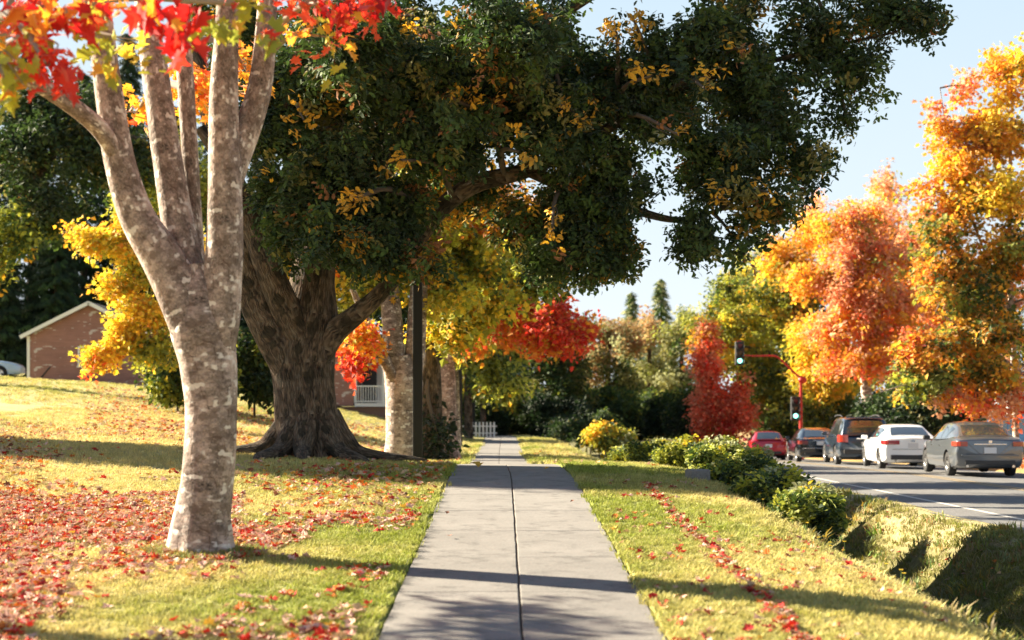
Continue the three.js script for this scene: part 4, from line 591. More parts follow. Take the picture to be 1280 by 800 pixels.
{
  const rng = RNG(1234), variants = [0, 1, 2, 3, 4].map((k) => {
    const p = [], c = []; leafTris('maple', p, c, new THREE.Matrix4(), [1, 1, 1], 1, 0.1 + k * 0.16); const g = new THREE.BufferGeometry();
    for (let i = 0; i < p.length; i += 3) { const x = p[i], z = p[i + 2] - 0.5; p[i + 1] = Math.abs(x) * (0.1 + k * 0.14) + (k % 2 ? 1 : -0.6) * 0.35 * z * z + 0.16 * Math.sin(5 * x + 3 * z + k) + 0.12; p[i + 2] = z; }
    g.setAttribute('position', new THREE.Float32BufferAttribute(p, 3)); g.setAttribute('color', new THREE.Float32BufferAttribute(c, 3)); g.computeVertexNormals(); return g;
  });
  const tones = { crimson: [0.34, 0.012, 0.014], red: [0.55, 0.03, 0.018], orange: [0.62, 0.17, 0.03], pink: [0.64, 0.40, 0.31], tan: [0.56, 0.38, 0.21], yellow: [0.62, 0.36, 0.05], brown: [0.22, 0.08, 0.04] };
  const names = Object.keys(tones), mats = {}; for (const k of names) { mats[k] = M.litter.clone(); mats[k].vertexColors = false; mats[k].color = lin(...tones[k]); }
  const all = [];
  const drop = (x, d, w, size = 1, zone = 'lawn') => {
    const off = x - C(d), xs = x - RS(d); if (Math.abs(off) < 0.93) return;
    let r = rng() * w.reduce((a, b) => a + b, 0), k = 0; while (k < 6 && (r -= w[k]) > 0) k++;
    all.push({ x, d, y: ground(x, -d) + 0.018 * Math.min(size, 1.6), tone: names[k], s: 0.076 * size * (0.7 + rng() * 0.6), q: randomTurn(rng, 0.9), zone, v: Math.floor(rng() * 5) });
  };
  const W1 = [1.3, 2.2, 1.6, 6, 3, 0.5, 0.4], W2 = [2.2, 2, 1, 2.4, 2, 0.3, 1], W3 = [0.4, 0.8, 2.4, 2, 4, 1.6, 1];
  for (let i = 0; i < 23000; i++) {                                 // patchy litter round the pale maple
    const x = mix(-6.8, -1.0, Math.pow(rng(), 1.15)), d = mix(8.2, 17.5, rng()), n = fbm(x * 1.1, d * 0.8, 4, 3), lean = smooth(-1.0, -4.6, x);
    const th = mix(0.52, 0.33, lean) + (d > 14 ? 0.12 * (d - 14) / 3 : 0); if (rng() > smooth(th - 0.16, th + 0.2, n)) continue; drop(x, d, W1, 1, 'lawn');
  }
  for (let i = 0; i < 420; i++) { const t = rng(), d = mix(8.4, 19.5, Math.pow(t, 1.4)); drop(1.80 + (rng() + rng() - 1) * 0.11 + (fbm(d, 1, 1, 2) - 0.5) * 0.12, d, W2, 0.9, 'row'); }  // leaves caught in a line along the bank
  for (let i = 0; i < 900; i++) { const x = mix(1.0, 3.4, rng()), d = mix(8.2, 20, rng()); if (rng() > smooth(0.4, 0.7, fbm(x * 1.7, d * 1.2, 9, 3))) continue; drop(x, d, W2, 0.9, 'bank'); }
  for (let i = 0; i < 1100; i++) { const x = mix(3.4, 6.8, rng()), d = mix(12, 30, rng()); drop(x, d, W3, 0.9, 'ditch'); }
  for (let i = 0; i < 7000; i++) { const d = mix(16, 34, rng()), x = mix(-d * 0.37, -1.0, rng()); if (rng() > smooth(0.3, 0.66, fbm(x * 0.5, d * 0.35, 4, 3))) continue; drop(x, d, W3, 1.15, 'far'); }
  for (let i = 0; i < 5200; i++) { const d = mix(30, 62, rng()), x = mix(-d * 0.3, -1.6, rng()); const n = fbm(x * 0.3, d * 0.2, 14, 3); if (rng() > smooth(0.36, 0.6, n)) continue; drop(x, d, [0.7, 1.2, 3, 2, 3, 1, 0.7], 1.6, 'far'); }
  for (let i = 0; i < 2600; i++) { const d = mix(34, 90, rng()), x = ROAD1 + RS(d) + 0.2 + rng() * 9; drop(x, d, W3, 2.2, 'far'); }
  for (let i = 0; i < 240; i++) { const d = mix(24, 60, rng()), x = mix(0.6, 3.2, rng()); drop(x, d, W3, 1.3, 'far'); }
  const inView = (o) => { const u = 640 + o.x * FOCAL / o.d, v = 520 - (o.y - EYE) * FOCAL / o.d; return u > 5 && u < 1275 && v < 798; };
  const near = all.filter((o) => o.zone !== 'far' && o.zone !== 'ditch' && inView(o) && o.tone !== 'tan' && o.tone !== 'brown').sort((a, b) => b.s / b.d - a.s / a.d).slice(0, 280);
  const single = new Set(near);
  const where = { lawn: 'lying on the lawn around the pale maple', row: 'caught in the line of leaves along the bank', bank: 'lying loose on the grass bank above the ditch' };
  for (const o of near) {
    const l = part(numbered('fallen_leaf'), variants[o.v], mats[o.tone], scene, [o.x, o.y, -o.d]); l.quaternion.copy(o.q); l.scale.setScalar(o.s);
    l.userData = { label: `${o.tone} fallen maple leaf ${where[o.zone]}`, category: 'leaf', group: `${o.tone} leaves ${where[o.zone]}` };
  }
  const rest = all.filter((o) => !single.has(o));
  for (let v = 0; v < 5; v++) instanced(numbered('leaf_litter'), variants[v], M.litter, rest.filter((o) => o.v === v).map((o) => ({ p: V3(o.x, o.y, -o.d), q: o.q, s: o.s, c: tones[o.tone].map((c) => c * (0.75 + 0.5 * hash(o.v, Math.round(o.x * 1000), Math.round(o.d * 1000)))) })), scene);
  const path = (u, v, tone, size, label) => { let d = 9; for (let k = 0; k < 40; k++) d = (EYE - S(d) - 0.012) * FOCAL / (v - 520); const x = (u - 640) * d / FOCAL, l = part(numbered('path_leaf'), variants[3], mats[tone], scene, [x, S(d) + 0.03, -d]); l.rotation.set(0.15, u, 0.1); l.scale.setScalar(size); l.userData = { label, category: 'leaf' }; };
  path(597, 585, 'yellow', 0.2, 'large yellow leaf lying on the path in the oak shadow');
  path(683, 588, 'yellow', 0.09, 'small yellow leaf on the right-hand slabs in the oak shadow');
  path(559, 644, 'brown', 0.06, 'tiny brown leaf on the sunlit left-hand slabs');
  path(562, 673, 'pink', 0.06, 'tiny pink leaf on the sunlit left-hand slabs');
  path(715, 629, 'brown', 0.05, 'tiny brown leaf on the sunlit right-hand slabs');
}
{
  const rng = RNG(55), stemM = std(lin(0.12, 0.18, 0.04), 0.9), petalM = std(lin(0.75, 0.50, 0.02), 0.7);
  for (let i = 0; i < 34; i++) {
    const d = mix(10.5, 21, Math.pow(rng(), 0.8)), x = C(d) + 3.05 + rng() * 0.5, h = 0.10 + rng() * 0.16, g = thing('yellow_flower', 'small yellow wildflower on a thin stem at the lip of the ditch', 'flower', [x, ground(x, -d) - 0.02, -d], rng() * 6, 'yellow wildflowers along the lip of the ditch');
    part('stem', new THREE.CylinderGeometry(0.0018, 0.003, h + 0.02, 5).translate(0, h / 2, 0), stemM, g);
    const f = []; for (let k = 0; k < 7; k++) f.push(new THREE.SphereGeometry(0.009, 5, 4).scale(1, 0.35, 0.55).translate(0.011, 0, 0).rotateZ(0.25).rotateY(k / 7 * 6.283));
    part('bloom', joined(f), petalM, g, [0, h, 0]);
  }
}
// ------------------------------------------------------------------ posts
[[522, 30, 'tall dark square post standing hard by the forked pale maple'], [575, 60, 'second tall dark square post along the path'], [592, 90, 'third and farthest dark square post along the path']].forEach(([u, d, label]) => {
  const x = (u - 640) * d / FOCAL, y = ground(x, -d) - 0.1, g = thing('square_post', label, 'post', [x, y, -d], 0.03, 'dark posts along the path');
  part('shaft', new RoundedBoxGeometry(0.2, 5.2, 0.2, 2, 0.012).translate(0, 2.6, 0), M.post, g);
  part('foot', new RoundedBoxGeometry(0.26, 0.16, 0.26, 2, 0.012).translate(0, 0.1, 0), M.post, g);
  part('lamp_head', new RoundedBoxGeometry(0.34, 0.3, 0.34, 2, 0.02).translate(0, 5.32, 0), M.black, g);
});

// ------------------------------------------------------------------ houses
const sidingTex = tex(512, 512, (u, v) => { const a = pfbm(u, v, 6, 4, 3), b = vnoise(u * 5, v * 120, 2, 600), p = pfbm(u, v * 3, 9, 3, 50); let k = 0.78 + 0.25 * (a - 0.5) + 0.2 * (b - 0.5); let c = [0.46 * k, 0.24 * k, 0.19 * k]; if (p > 0.74) c = [0.62, 0.55, 0.5]; return c; });
M.siding = std(lin(0.8, 0.78, 0.78), 0.85, { map: sidingTex }); M.roof = std(lin(0.10, 0.095, 0.09), 0.95, { map: asphaltTex }); M.foundation = std(lin(0.20, 0.12, 0.09), 0.95); M.paleWall = std(lin(0.62, 0.58, 0.55), 0.9); M.blueGrey = std(lin(0.30, 0.36, 0.42), 0.85);
M.windowGlass = new THREE.MeshPhysicalMaterial({ color: lin(0.05, 0.07, 0.09), roughness: 0.06, ior: 1.6, clearcoat: 1, clearcoatRoughness: 0.02 });
function lapWall(shapeW, height, top, lap = 0.14) {               // clapboards: each course tilts out at its lower edge; top(y) gives [x0, x1]
  const gs = [];
  for (let y = 0; y < height; y += lap) {
    const y1 = Math.min(height, y + lap), a = top(y), b = top(y1); if (b[1] - b[0] < 0.02) b[0] = b[1] = (b[0] + b[1]) / 2;
    const p = [a[0], y, 0.022, a[1], y, 0.022, b[1], y1, 0.004, b[0], y1, 0.004, a[0], y, 0, a[1], y, 0], g = new THREE.BufferGeometry();
    g.setAttribute('position', new THREE.Float32BufferAttribute(p, 3)); g.setAttribute('uv', new THREE.Float32BufferAttribute([a[0], y, a[1], y, b[1], y1, b[0], y1, a[0], y, a[1], y].map((q) => q / 3.1), 2)); g.setIndex([0, 1, 2, 0, 2, 3, 4, 5, 1, 4, 1, 0]); gs.push(g.toNonIndexed());
  }
  const g = mergeGeometries(gs); g.computeVertexNormals(); return g;
}
function sashWindow(parent, x, y, z, w, h, bars = true) {
  const win = part('window', box(w, h, 0.03, 0, 0, 0.012), M.windowGlass, parent, [x, y, z]);
  part('frame', joined([box(w + 0.2, 0.1, 0.07, 0, h / 2 + 0.05, 0.03), box(0.1, h, 0.07, -w / 2 - 0.05, 0, 0.03), box(0.1, h, 0.07, w / 2 + 0.05, 0, 0.03)]), M.trim, win);
  part('sill', box(w + 0.3, 0.09, 0.12, 0, -h / 2 - 0.045, 0.05), M.trim, win);
  if (bars) part('muntin', joined([box(0.04, h, 0.04, 0, 0, 0.025), box(w, 0.035, 0.038, 0, 0, 0.024)]), M.trim, win);
}
{
  const d = 80, s = FOCAL / d, x0 = -27.2, x1 = -20.2, xm = -23.7, y0 = at(0, 474, d).y, H = 2.45, pk = 4.2;
  const g = thing('red_shed', 'red-brown clapboard gable building with white trim at the top of the lawn', 'building', [xm, y0, -d], 0);
  const hw = 3.5;
  part('wall', lapWall(7, pk, (y) => y <= H ? [-hw, hw] : [-hw * (pk - y) / (pk - H), hw * (pk - y) / (pk - H)]), M.siding, g, [0, 0, 0]);
  const core = new THREE.Shape([new THREE.Vector2(-hw, -1), new THREE.Vector2(hw, -1), new THREE.Vector2(hw, H), new THREE.Vector2(0, pk), new THREE.Vector2(-hw, H)]);
  part('shell', new THREE.ExtrudeGeometry(core, { depth: 9, bevelEnabled: false }).translate(0, 0, -9.003), M.siding, g);
  const sl = Math.hypot(hw + 0.35, (pk - H) * (hw + 0.35) / hw), an = Math.atan2(pk - H, hw);
  for (const k of [-1, 1]) {
    const r = part('roof', box(sl, 0.08, 9.8), M.roof, g, [k * Math.cos(an) * sl / 2, pk + 0.10 - Math.sin(an) * sl / 2, -4.5], [0, 0, -k * an]);
    part('rake_board', box(sl, 0.2, 0.05), M.trim, r, [0, -0.04, 4.93]);
    part('corner_board', box(0.16, H - 0.05, 0.05), M.trim, g, [k * (hw - 0.02), H / 2, 0.045]);
  }
  part('corner_board', box(0.05, H - 0.05, 0.16), M.trim, g, [-hw - 0.03, H / 2, -0.05]);
  sashWindow(g, -0.05, 1.25, 0.02, 1.1, 1.0);
  part('downpipe', new THREE.CylinderGeometry(0.035, 0.035, 0.9, 8), M.darkPlastic, g, [-2.55, 0.35, 0.06], [0, 0, -0.7]);
}
{
  const d = 73, g = thing('porch_house', 'red-brown house with white railed porch behind the oak trunk', 'house', [at(430, 0, d).x, at(0, 512, d).y, -d], -0.03);
  part('wall', lapWall(3, 3.4, () => [-3.2, 0.5]), M.siding, g, [0, 0.2, 0.2]);
  part('shell', box(3.7, 3.4, 5, -1.35, 1.9, -2.32), M.siding, g);
  part('foundation', box(7.4, 1.0, 5, 0.5, -0.35, -2.5), M.foundation, g);
  part('back_wall', box(3.0, 3.3, 0.2, 2.05, 1.9, -2.6), M.paleWall, g);
  part('door', box(0.75, 2.0, 0.05, 1.0, 1.25, -2.46), M.darkPlastic, g);
  const f = part('porch_floor', box(2.9, 0.18, 2.7, 2.02, 0.24, -1.15), M.trim, g);
  for (const x of [0.6, 2.05, 3.4]) part('post', box(0.13, 3.0, 0.13, x, 1.85, 0.1), M.trim, g);
  const rail = []; for (let x = 0.75; x < 3.35; x += 0.13) rail.push(box(0.035, 0.75, 0.03, x, 0.80, 0.1));
  const r = part('baluster', joined(rail), M.trim, g); r.userData = { kind: 'stuff' };
  part('rail', joined([box(2.7, 0.07, 0.07, 2.0, 1.2, 0.1), box(2.7, 0.06, 0.06, 2.0, 0.42, 0.1)]), M.trim, g);
  part('roof', box(8.2, 0.16, 6.2, 0.4, 3.75, -2.2), M.roof, g);
  sashWindow(g, -1.4, 1.7, 0.24, 0.9, 1.2);
}
{
  const d = 66, p = at(1262, 480, d), y = ground(p.x, -d) - 0.1, g = thing('bungalow', 'blue-grey bungalow with pale porch columns behind the parked blue suv', 'house', [p.x + 6.2, y, -d - 6], -0.12);
  part('wall', lapWall(12, 2.9, () => [-4.5, 6]), M.blueGrey, g, [0, 0.4, 0.02]);
  part('shell', box(10.5, 3.3, 7, 0.75, 1.65, -3.52), M.blueGrey, g);
  const sh = new THREE.Shape([new THREE.Vector2(-5.2, 3.2), new THREE.Vector2(6.7, 3.2), new THREE.Vector2(0.75, 5.4)]);
  part('roof', new THREE.ExtrudeGeometry(sh, { depth: 8.6, bevelEnabled: false }).translate(0, 0, -7.4), M.roof, g);
  for (const x of [-4.2, -2.4, -0.6, 1.2, 3]) part('column', new RoundedBoxGeometry(0.2, 3.1, 0.2, 2, 0.02).translate(x, 1.6, 0.9), M.trim, g);
  part('fascia', box(11.9, 0.22, 0.1, 0.75, 3.16, 1.24), M.trim, g);
  sashWindow(g, -3.2, 1.9, 0.05, 1.2, 1.2); sashWindow(g, 0.2, 1.9, 0.05, 1.2, 1.2);
}
{
  const d = 86, g = thing('picket_fence', 'low white picket fence by the path under the farthest trees', 'fence', [at(604, 0, d).x, ground(at(604, 0, d).x, -d) - 0.05, -d], 0);
  for (let i = 0; i < 9; i++) part('picket', box(0.1, 0.95, 0.03, -1.1 + i * 0.22, 0.47, 0), M.white, g);
  part('rail', joined([box(2.1, 0.07, 0.03, -0.22, 0.7, -0.03), box(2.1, 0.07, 0.03, -0.22, 0.28, -0.03)]), M.white, g);
}

// ------------------------------------------------------------------ traffic signal
{
  const d = 73, p = at(1001, 0, d), y = ground(p.x, -d) - 0.1, g = thing('traffic_signal', 'red signal pole with bent arm carrying two green-lit traffic lights', 'traffic light', [p.x, y, -d], 0);
  const h = (v) => at(0, v, d).y - y, w = (u) => (u - 1001) * d / FOCAL;
  part('pole', tube([V3(0, 0, 0), V3(0, h(520), 0), V3(0, h(470), 0)], [0.11, 0.09, 0.07], 10), M.redPaint, g);
  part('base_flange', new THREE.CylinderGeometry(0.17, 0.2, 0.25, 12).translate(0, 0.2, 0), M.redPaint, g);
  part('collar', new THREE.SphereGeometry(0.19, 14, 10).scale(1.2, 1, 1), M.redPaint, g, [w(1003), h(475), 0]);
  part('arm', tube([V3(w(1003), h(475), 0), V3(w(990), h(463), 0), V3(w(973), h(447), 0), V3(w(968), h(445), 0), V3(w(945), h(445), 0), V3(w(924), h(444), 0)], [0.06, 0.055, 0.05, 0.048, 0.035, 0.03], 8), M.redPaint, g);
  const lensMat = (c, e) => std(c, 0.4, e ? { emissive: e, emissiveIntensity: 1 } : {});
  const red = lensMat(lin(0.10, 0.01, 0.01)), amb = lensMat(lin(0.10, 0.05, 0.01)), grn = lensMat(lin(0.1, 0.5, 0.4), lin(0.28, 1.0, 0.75));
  for (const [u, v] of [[924, 442], [993.5, 510.5]]) {
    const hd = part('signal_head', new RoundedBoxGeometry(0.46, 1.22, 0.26, 3, 0.05), M.black, g, [w(u), h(v), 0.12]);
    [[0.38, red], [0, amb], [-0.38, grn]].forEach(([yy, m]) => {
      part('lens', new THREE.SphereGeometry(0.165, 16, 10, 0, 6.283, 0, 1.2).rotateX(Math.PI / 2).scale(1, 1, 0.35), m, hd, [0, yy, 0.09]);
      part('visor', new THREE.CylinderGeometry(0.19, 0.18, 0.22, 14, 1, true, Math.PI * 0.42, Math.PI * 1.16).rotateX(Math.PI / 2).rotateZ(Math.PI), new THREE.MeshStandardMaterial({ color: lin(0.015, 0.015, 0.016), roughness: 0.6, side: THREE.DoubleSide }), hd, [0, yy, 0.23]);
    });
    part('bracket', box(0.2, 0.06, 0.06, u > 950 ? 0.2 : 0, u > 950 ? 0.3 : 0.64, -0.12), M.redPaint, hd);
  }
}

// ------------------------------------------------------------------ cars
function bodyGeo(st) {                                            // st: [z, top, halfWidth, bottom], rear first
  const pos = [], idx = []; let n = 0;
  for (const [z, t, w, b] of st) {
    const h = t - b, half = [[0, b], [w - 0.14, b], [w - 0.05, b + 0.05], [w - 0.012, b + h * 0.22], [w, b + h * 0.42], [w - 0.004, b + h * 0.60], [w - 0.022, b + h * 0.66], [w - 0.02, b + h * 0.80], [w - 0.05, t - 0.045], [w - 0.10, t - 0.012], [w - 0.2, t], [0, t + 0.025]];
    const full = [...half, ...half.slice(1, -1).reverse().map(([x, y]) => [-x, y])]; n = full.length;
    for (const [x, y] of full) pos.push(x, y, z - (z > 0 ? 1 : -1) * 0.05 * (x / w) ** 2 * smooth(1.6, 2.3, Math.abs(z)));
  }
  for (let j = 0; j < st.length - 1; j++) for (let i = 0; i < n; i++) { const a = j * n + i, b = j * n + (i + 1) % n; idx.push(a, a + n, b, b, a + n, b + n); }
  const capIdx = (o, flip) => { for (let i = 1; i < n - 1; i++) idx.push(...(flip ? [o, o + i + 1, o + i] : [o, o + i, o + i + 1])); };
  capIdx(0, false); capIdx((st.length - 1) * n, true);
  const g = new THREE.BufferGeometry(); g.setAttribute('position', new THREE.Float32BufferAttribute(pos, 3)); g.setIndex(idx); return g;
}
function cabinSurf(cab) {                                         // cab: [z, roof, belt, halfBelt, halfRoof]; returns P(s in stations, q in 0..1 from left belt over the roof to right belt)
  const sec = cab.map(([z, h, b, wb, wt]) => {
    const k = clamp((h - b) / 0.25), T = mix(wb * 0.93, wt, k), half = [[-wb, b], [-mix(wb, T, 0.45), b + (h - b) * 0.45], [-T - 0.012, h - Math.min(0.075, (h - b) * 0.3)], [-T + 0.035, h - Math.min(0.025, (h - b) * 0.12)], [-T + 0.13, h], [-T * 0.4, h + 0.018]];
    return [...half, ...half.slice().reverse().map(([x, y]) => [-x, y])].map(([x, y]) => V3(x, y, z));
  });
  return { n: cab.length, at(s, q) { const i = Math.min(cab.length - 2, Math.floor(s)), f = s - i, k = q * 11, j = Math.min(10, Math.floor(k)), e = k - j, L = (a) => sec[a][j].clone().lerp(sec[a][j + 1], e); return L(i).lerp(L(i + 1), f); } };
}
function patch(sf, s0, s1, q0, q1, ns, nq, lift) {
  const pos = [], uv = [], idx = [];
  for (let i = 0; i <= ns; i++) for (let j = 0; j <= nq; j++) {
    const sA = typeof s0 === 'function' ? s0(j / nq) : s0, sB = typeof s1 === 'function' ? s1(j / nq) : s1, s = mix(sA, sB, i / ns), q = mix(q0, q1, j / nq), p = sf.at(s, q);
    if (lift) { const a = sf.at(Math.max(0, s - 0.02), q), b = sf.at(Math.min(sf.n - 1, s + 0.02), q), c = sf.at(s, Math.max(0, q - 0.004)), e = sf.at(s, Math.min(1, q + 0.004)); const nn = b.sub(a).cross(e.sub(c)).normalize(); if (nn.y * 1 + nn.x * Math.sign(p.x) * 1 < 0 && Math.abs(nn.z) < 0.99) nn.negate(); p.addScaledVector(nn, lift); }
    pos.push(p.x, p.y, p.z); uv.push(i / ns, j / nq);
  }
  for (let i = 0; i < ns; i++) for (let j = 0; j < nq; j++) { const a = i * (nq + 1) + j; idx.push(a, a + nq + 1, a + 1, a + 1, a + nq + 1, a + nq + 2); }
  const g = new THREE.BufferGeometry(); g.setAttribute('position', new THREE.Float32BufferAttribute(pos, 3)); g.setAttribute('uv', new THREE.Float32BufferAttribute(uv, 2)); g.setIndex(idx); g.computeVertexNormals(); return g;
}
const evaluator = new Evaluator(); evaluator.attributes = ['position', 'normal']; evaluator.useGroups = true;
const tyreGeo = new THREE.LatheGeometry([[0.20, -0.10], [0.29, -0.108], [0.325, -0.095], [0.335, -0.05], [0.336, 0], [0.335, 0.05], [0.325, 0.095], [0.29, 0.108], [0.20, 0.10]].map(([a, b]) => new THREE.Vector2(a, b)), 28).rotateZ(Math.PI / 2);
const rimGeo = (() => { const gs = [new THREE.CylinderGeometry(0.215, 0.215, 0.03, 24, 1).rotateZ(Math.PI / 2).translate(-0.02, 0, 0), new THREE.TorusGeometry(0.205, 0.018, 8, 28).rotateY(Math.PI / 2).translate(0.075, 0, 0), new THREE.CylinderGeometry(0.05, 0.06, 0.05, 12).rotateZ(Math.PI / 2).translate(0.06, 0, 0)]; for (let k = 0; k < 5; k++) gs.push(new THREE.BoxGeometry(0.03, 0.17, 0.055).translate(0.06, 0.12, 0).rotateX(k / 5 * 6.283)); return joined(gs); })();
const tailShape = (w, L, inner, deep) => { const V = (a, b) => new THREE.Vector2(a, b), o = [[inner, L + 0.012], [w - 0.14, L + 0.002], [w - 0.05, L - 0.05], [w + 0.004, L - 0.16], [w + 0.012, L - deep], [w - 0.03, L - deep], [w - 0.07, L - 0.18], [w - 0.18, L - 0.06], [inner, L - 0.04]]; return new THREE.Shape(o.map(([a, b]) => V(a, b))); };
function car(spec, label, group, pos, turn) {
  const { L, W, paint, cabPaint, stations, cab, wheelR = 0.33, axles, tail, tailMat, plateY, boot } = spec;
  const t = thing(spec.name, label, spec.category, pos, turn, group), hw = W / 2;
  const body = new Brush(toCreasedNormals(bodyGeo(stations), 0.55), paint); body.updateMatrixWorld();
  let cut = body;
  for (const z of axles) { const c = new Brush(new THREE.CylinderGeometry(wheelR + 0.055, wheelR + 0.055, W + 0.4, 28).rotateZ(Math.PI / 2).translate(0, wheelR + 0.01, z).toNonIndexed(), M.rubber); c.updateMatrixWorld(); cut = evaluator.evaluate(cut, c, SUBTRACTION); }
  const b = new THREE.Mesh(cut.geometry, cut.material); b.name = 'body'; b.castShadow = b.receiveShadow = true; t.add(b);
  const sf = cabinSurf(cab), N = cab.length - 1;
  part('cabin', patch(sf, 0, N, 0, 1, N * 4, 33, 0), cabPaint ?? paint, t);
  const { rear, front, side } = spec.glass;
  part('rear_window', patch(sf, rear[0], rear[1], rear[2], 1 - rear[2], 8, 16, 0.006), M.glass, t);
  part('windscreen', patch(sf, front[0], front[1], 0.30, 0.70, 8, 12, 0.006), M.glass, t);
  for (const [s0, s1, sl0, sl1] of side) for (const k of [0, 1]) part('side_window', patch(sf, (v) => s0 + sl0 * (k ? 1 - v : v), (v) => s1 - sl1 * (k ? 1 - v : v), k ? 1 - 0.17 : 0.012, k ? 1 - 0.012 : 0.17, 8, 6, 0.006), M.glass, t);
  for (const z of axles) for (const k of [-1, 1]) {
    const w = new THREE.Group(); w.name = 'wheel'; w.position.set(k * (hw - 0.125), wheelR, z); if (k < 0) w.rotation.y = Math.PI; w.scale.set(1, wheelR / 0.336, wheelR / 0.336); t.add(w);
    part('tyre', tyreGeo, M.rubber, w); part('rim', rimGeo, spec.rim ?? M.alloy, w);
  }
  for (const k of [-1, 1]) {
    const g = new THREE.ExtrudeGeometry(tailShape(hw, L / 2, tail.inner, tail.deep), { depth: tail.h, bevelEnabled: true, bevelSize: 0.006, bevelThickness: 0.012, bevelSegments: 2 }).rotateX(Math.PI / 2).translate(0, tail.y + tail.h / 2, 0);
    // rotateX turns the plan outline (x, z) flat; mirror for the other side
    const pa = g.attributes.position; if (k < 0) { g.scale(-1, 1, 1); for (let i = 0; i < pa.count; i += 3) for (let c = 0; c < 3; c++) { const a = pa.array[(i + 1) * 3 + c]; pa.array[(i + 1) * 3 + c] = pa.array[(i + 2) * 3 + c]; pa.array[(i + 2) * 3 + c] = a; } g.computeVertexNormals(); }
    part('tail_light', g, tailMat, t);
    const mir = part('door_mirror', new RoundedBoxGeometry(0.2, 0.14, 0.12, 3, 0.045), spec.mirror ?? paint, t, [k * (hw + 0.08), spec.mirrorY, spec.mirrorZ]);
    part('arm', box(0.1, 0.03, 0.05, -k * 0.1, -0.05, 0), M.darkPlastic, mir);
    for (const hz of spec.handles ?? []) part('door_handle', new RoundedBoxGeometry(0.02, 0.03, 0.17, 2, 0.008), spec.handleMat ?? paint, t, [k * (hw - 0.012), spec.handleY, hz]);
  }
  part('number_plate', new RoundedBoxGeometry(0.32, 0.16, 0.018, 2, 0.004), M.plate, t, [0, plateY, L / 2 + 0.004]);
  for (const [name, w, h, dep, y, z, m] of spec.extras) part(name, new RoundedBoxGeometry(w, h, dep, 2, Math.min(w, h, dep) * 0.3), m, t, [0, y, z]);
  part('underbody', box(W - 0.24, 0.1, L - 0.9, 0, 0.27, 0), M.rubber, t);
  for (const x of spec.pipes ?? []) part('exhaust_pipe', new THREE.CylinderGeometry(0.035, 0.035, 0.16, 10).rotateX(Math.PI / 2), M.chrome, t, [x, 0.30, L / 2 - 0.06]);
  return t;
}
const paint = (r, g, b, metal = 0.35, rough = 0.32) => new THREE.MeshPhysicalMaterial({ color: lin(r, g, b), metalness: metal, roughness: rough, clearcoat: 1, clearcoatRoughness: 0.05 });
const lamp = (r, g, b) => new THREE.MeshPhysicalMaterial({ color: lin(r, g, b), roughness: 0.15, clearcoat: 1, clearcoatRoughness: 0.03 });
const sedanStations = (L, W, deck, hood, tailTop) => { const h = L / 2, w = W / 2; return [[h, tailTop - 0.02, w - 0.09, 0.42], [h - 0.03, tailTop + 0.02, w - 0.045, 0.36], [h - 0.1, tailTop + 0.045, w - 0.018, 0.29], [h - 0.3, deck, w - 0.004, 0.24], [h - 0.75, deck + 0.005, w, 0.21], [h - 1.3, deck - 0.03, w, 0.2], [0, deck - 0.09, w, 0.2], [-h + 1.5, hood + 0.03, w, 0.2], [-h + 0.9, hood, w - 0.01, 0.21], [-h + 0.4, hood - 0.1, w - 0.06, 0.24], [-h + 0.12, hood - 0.2, w - 0.16, 0.28], [-h, hood - 0.32, w - 0.3, 0.34]]; };
const carY = (x, d) => R(d) + 0.02;
const sedanCab = (L, H, deck, W) => { const h = L / 2, w = W / 2 - 0.045; return [[h - 0.48, deck + 0.012, deck - 0.02, w - 0.1, w - 0.2], [h - 0.75, deck + 0.13, deck - 0.03, w - 0.045, w - 0.22], [h - 1.15, H - 0.10, deck - 0.05, w - 0.01, w - 0.245], [h - 1.5, H - 0.02, deck - 0.06, w, w - 0.25], [h - 2.1, H, deck - 0.08, w, w - 0.245], [h - 2.65, H - 0.035, deck - 0.09, w - 0.005, w - 0.25], [h - 3.05, H - 0.2, deck - 0.1, w - 0.02, w - 0.23], [h - 3.5, deck - 0.06, deck - 0.11, w - 0.08, w - 0.16]]; };
const sedanGlass = { rear: [0.2, 2.05, 0.352], front: [5.25, 6.9, 0.3], side: [[2.55, 3.72, -0.55, 0], [3.8, 5.9, 0, 0.75]] };
const S1 = sedanStations(4.86, 1.83, 1.07, 0.95, 0.98), CB = sedanCab(4.86, 1.47, 1.07, 1.83);
const queue = 'cars queuing at the traffic light';
const heading = -0.075;
const spot = (u, d) => { const x = (u - 640) * d / FOCAL; return [x, R(d) + 0.05 * (1 - (2 * ((x - RS(d) - ROAD0) / (ROAD1 - ROAD0)) - 1) ** 2) + 0.004, -d]; };
const grey = paint(0.13, 0.145, 0.165, 0.45, 0.28), pearl = paint(0.84, 0.85, 0.87, 0, 0.3), ink = paint(0.005, 0.008, 0.014, 0.3, 0.2), slate = paint(0.035, 0.055, 0.085, 0.4, 0.25), ruby = paint(0.42, 0.012, 0.03, 0.35, 0.3);
const inPlace = (u, d, L) => { const p = spot(u, d + L / 2); return p; };
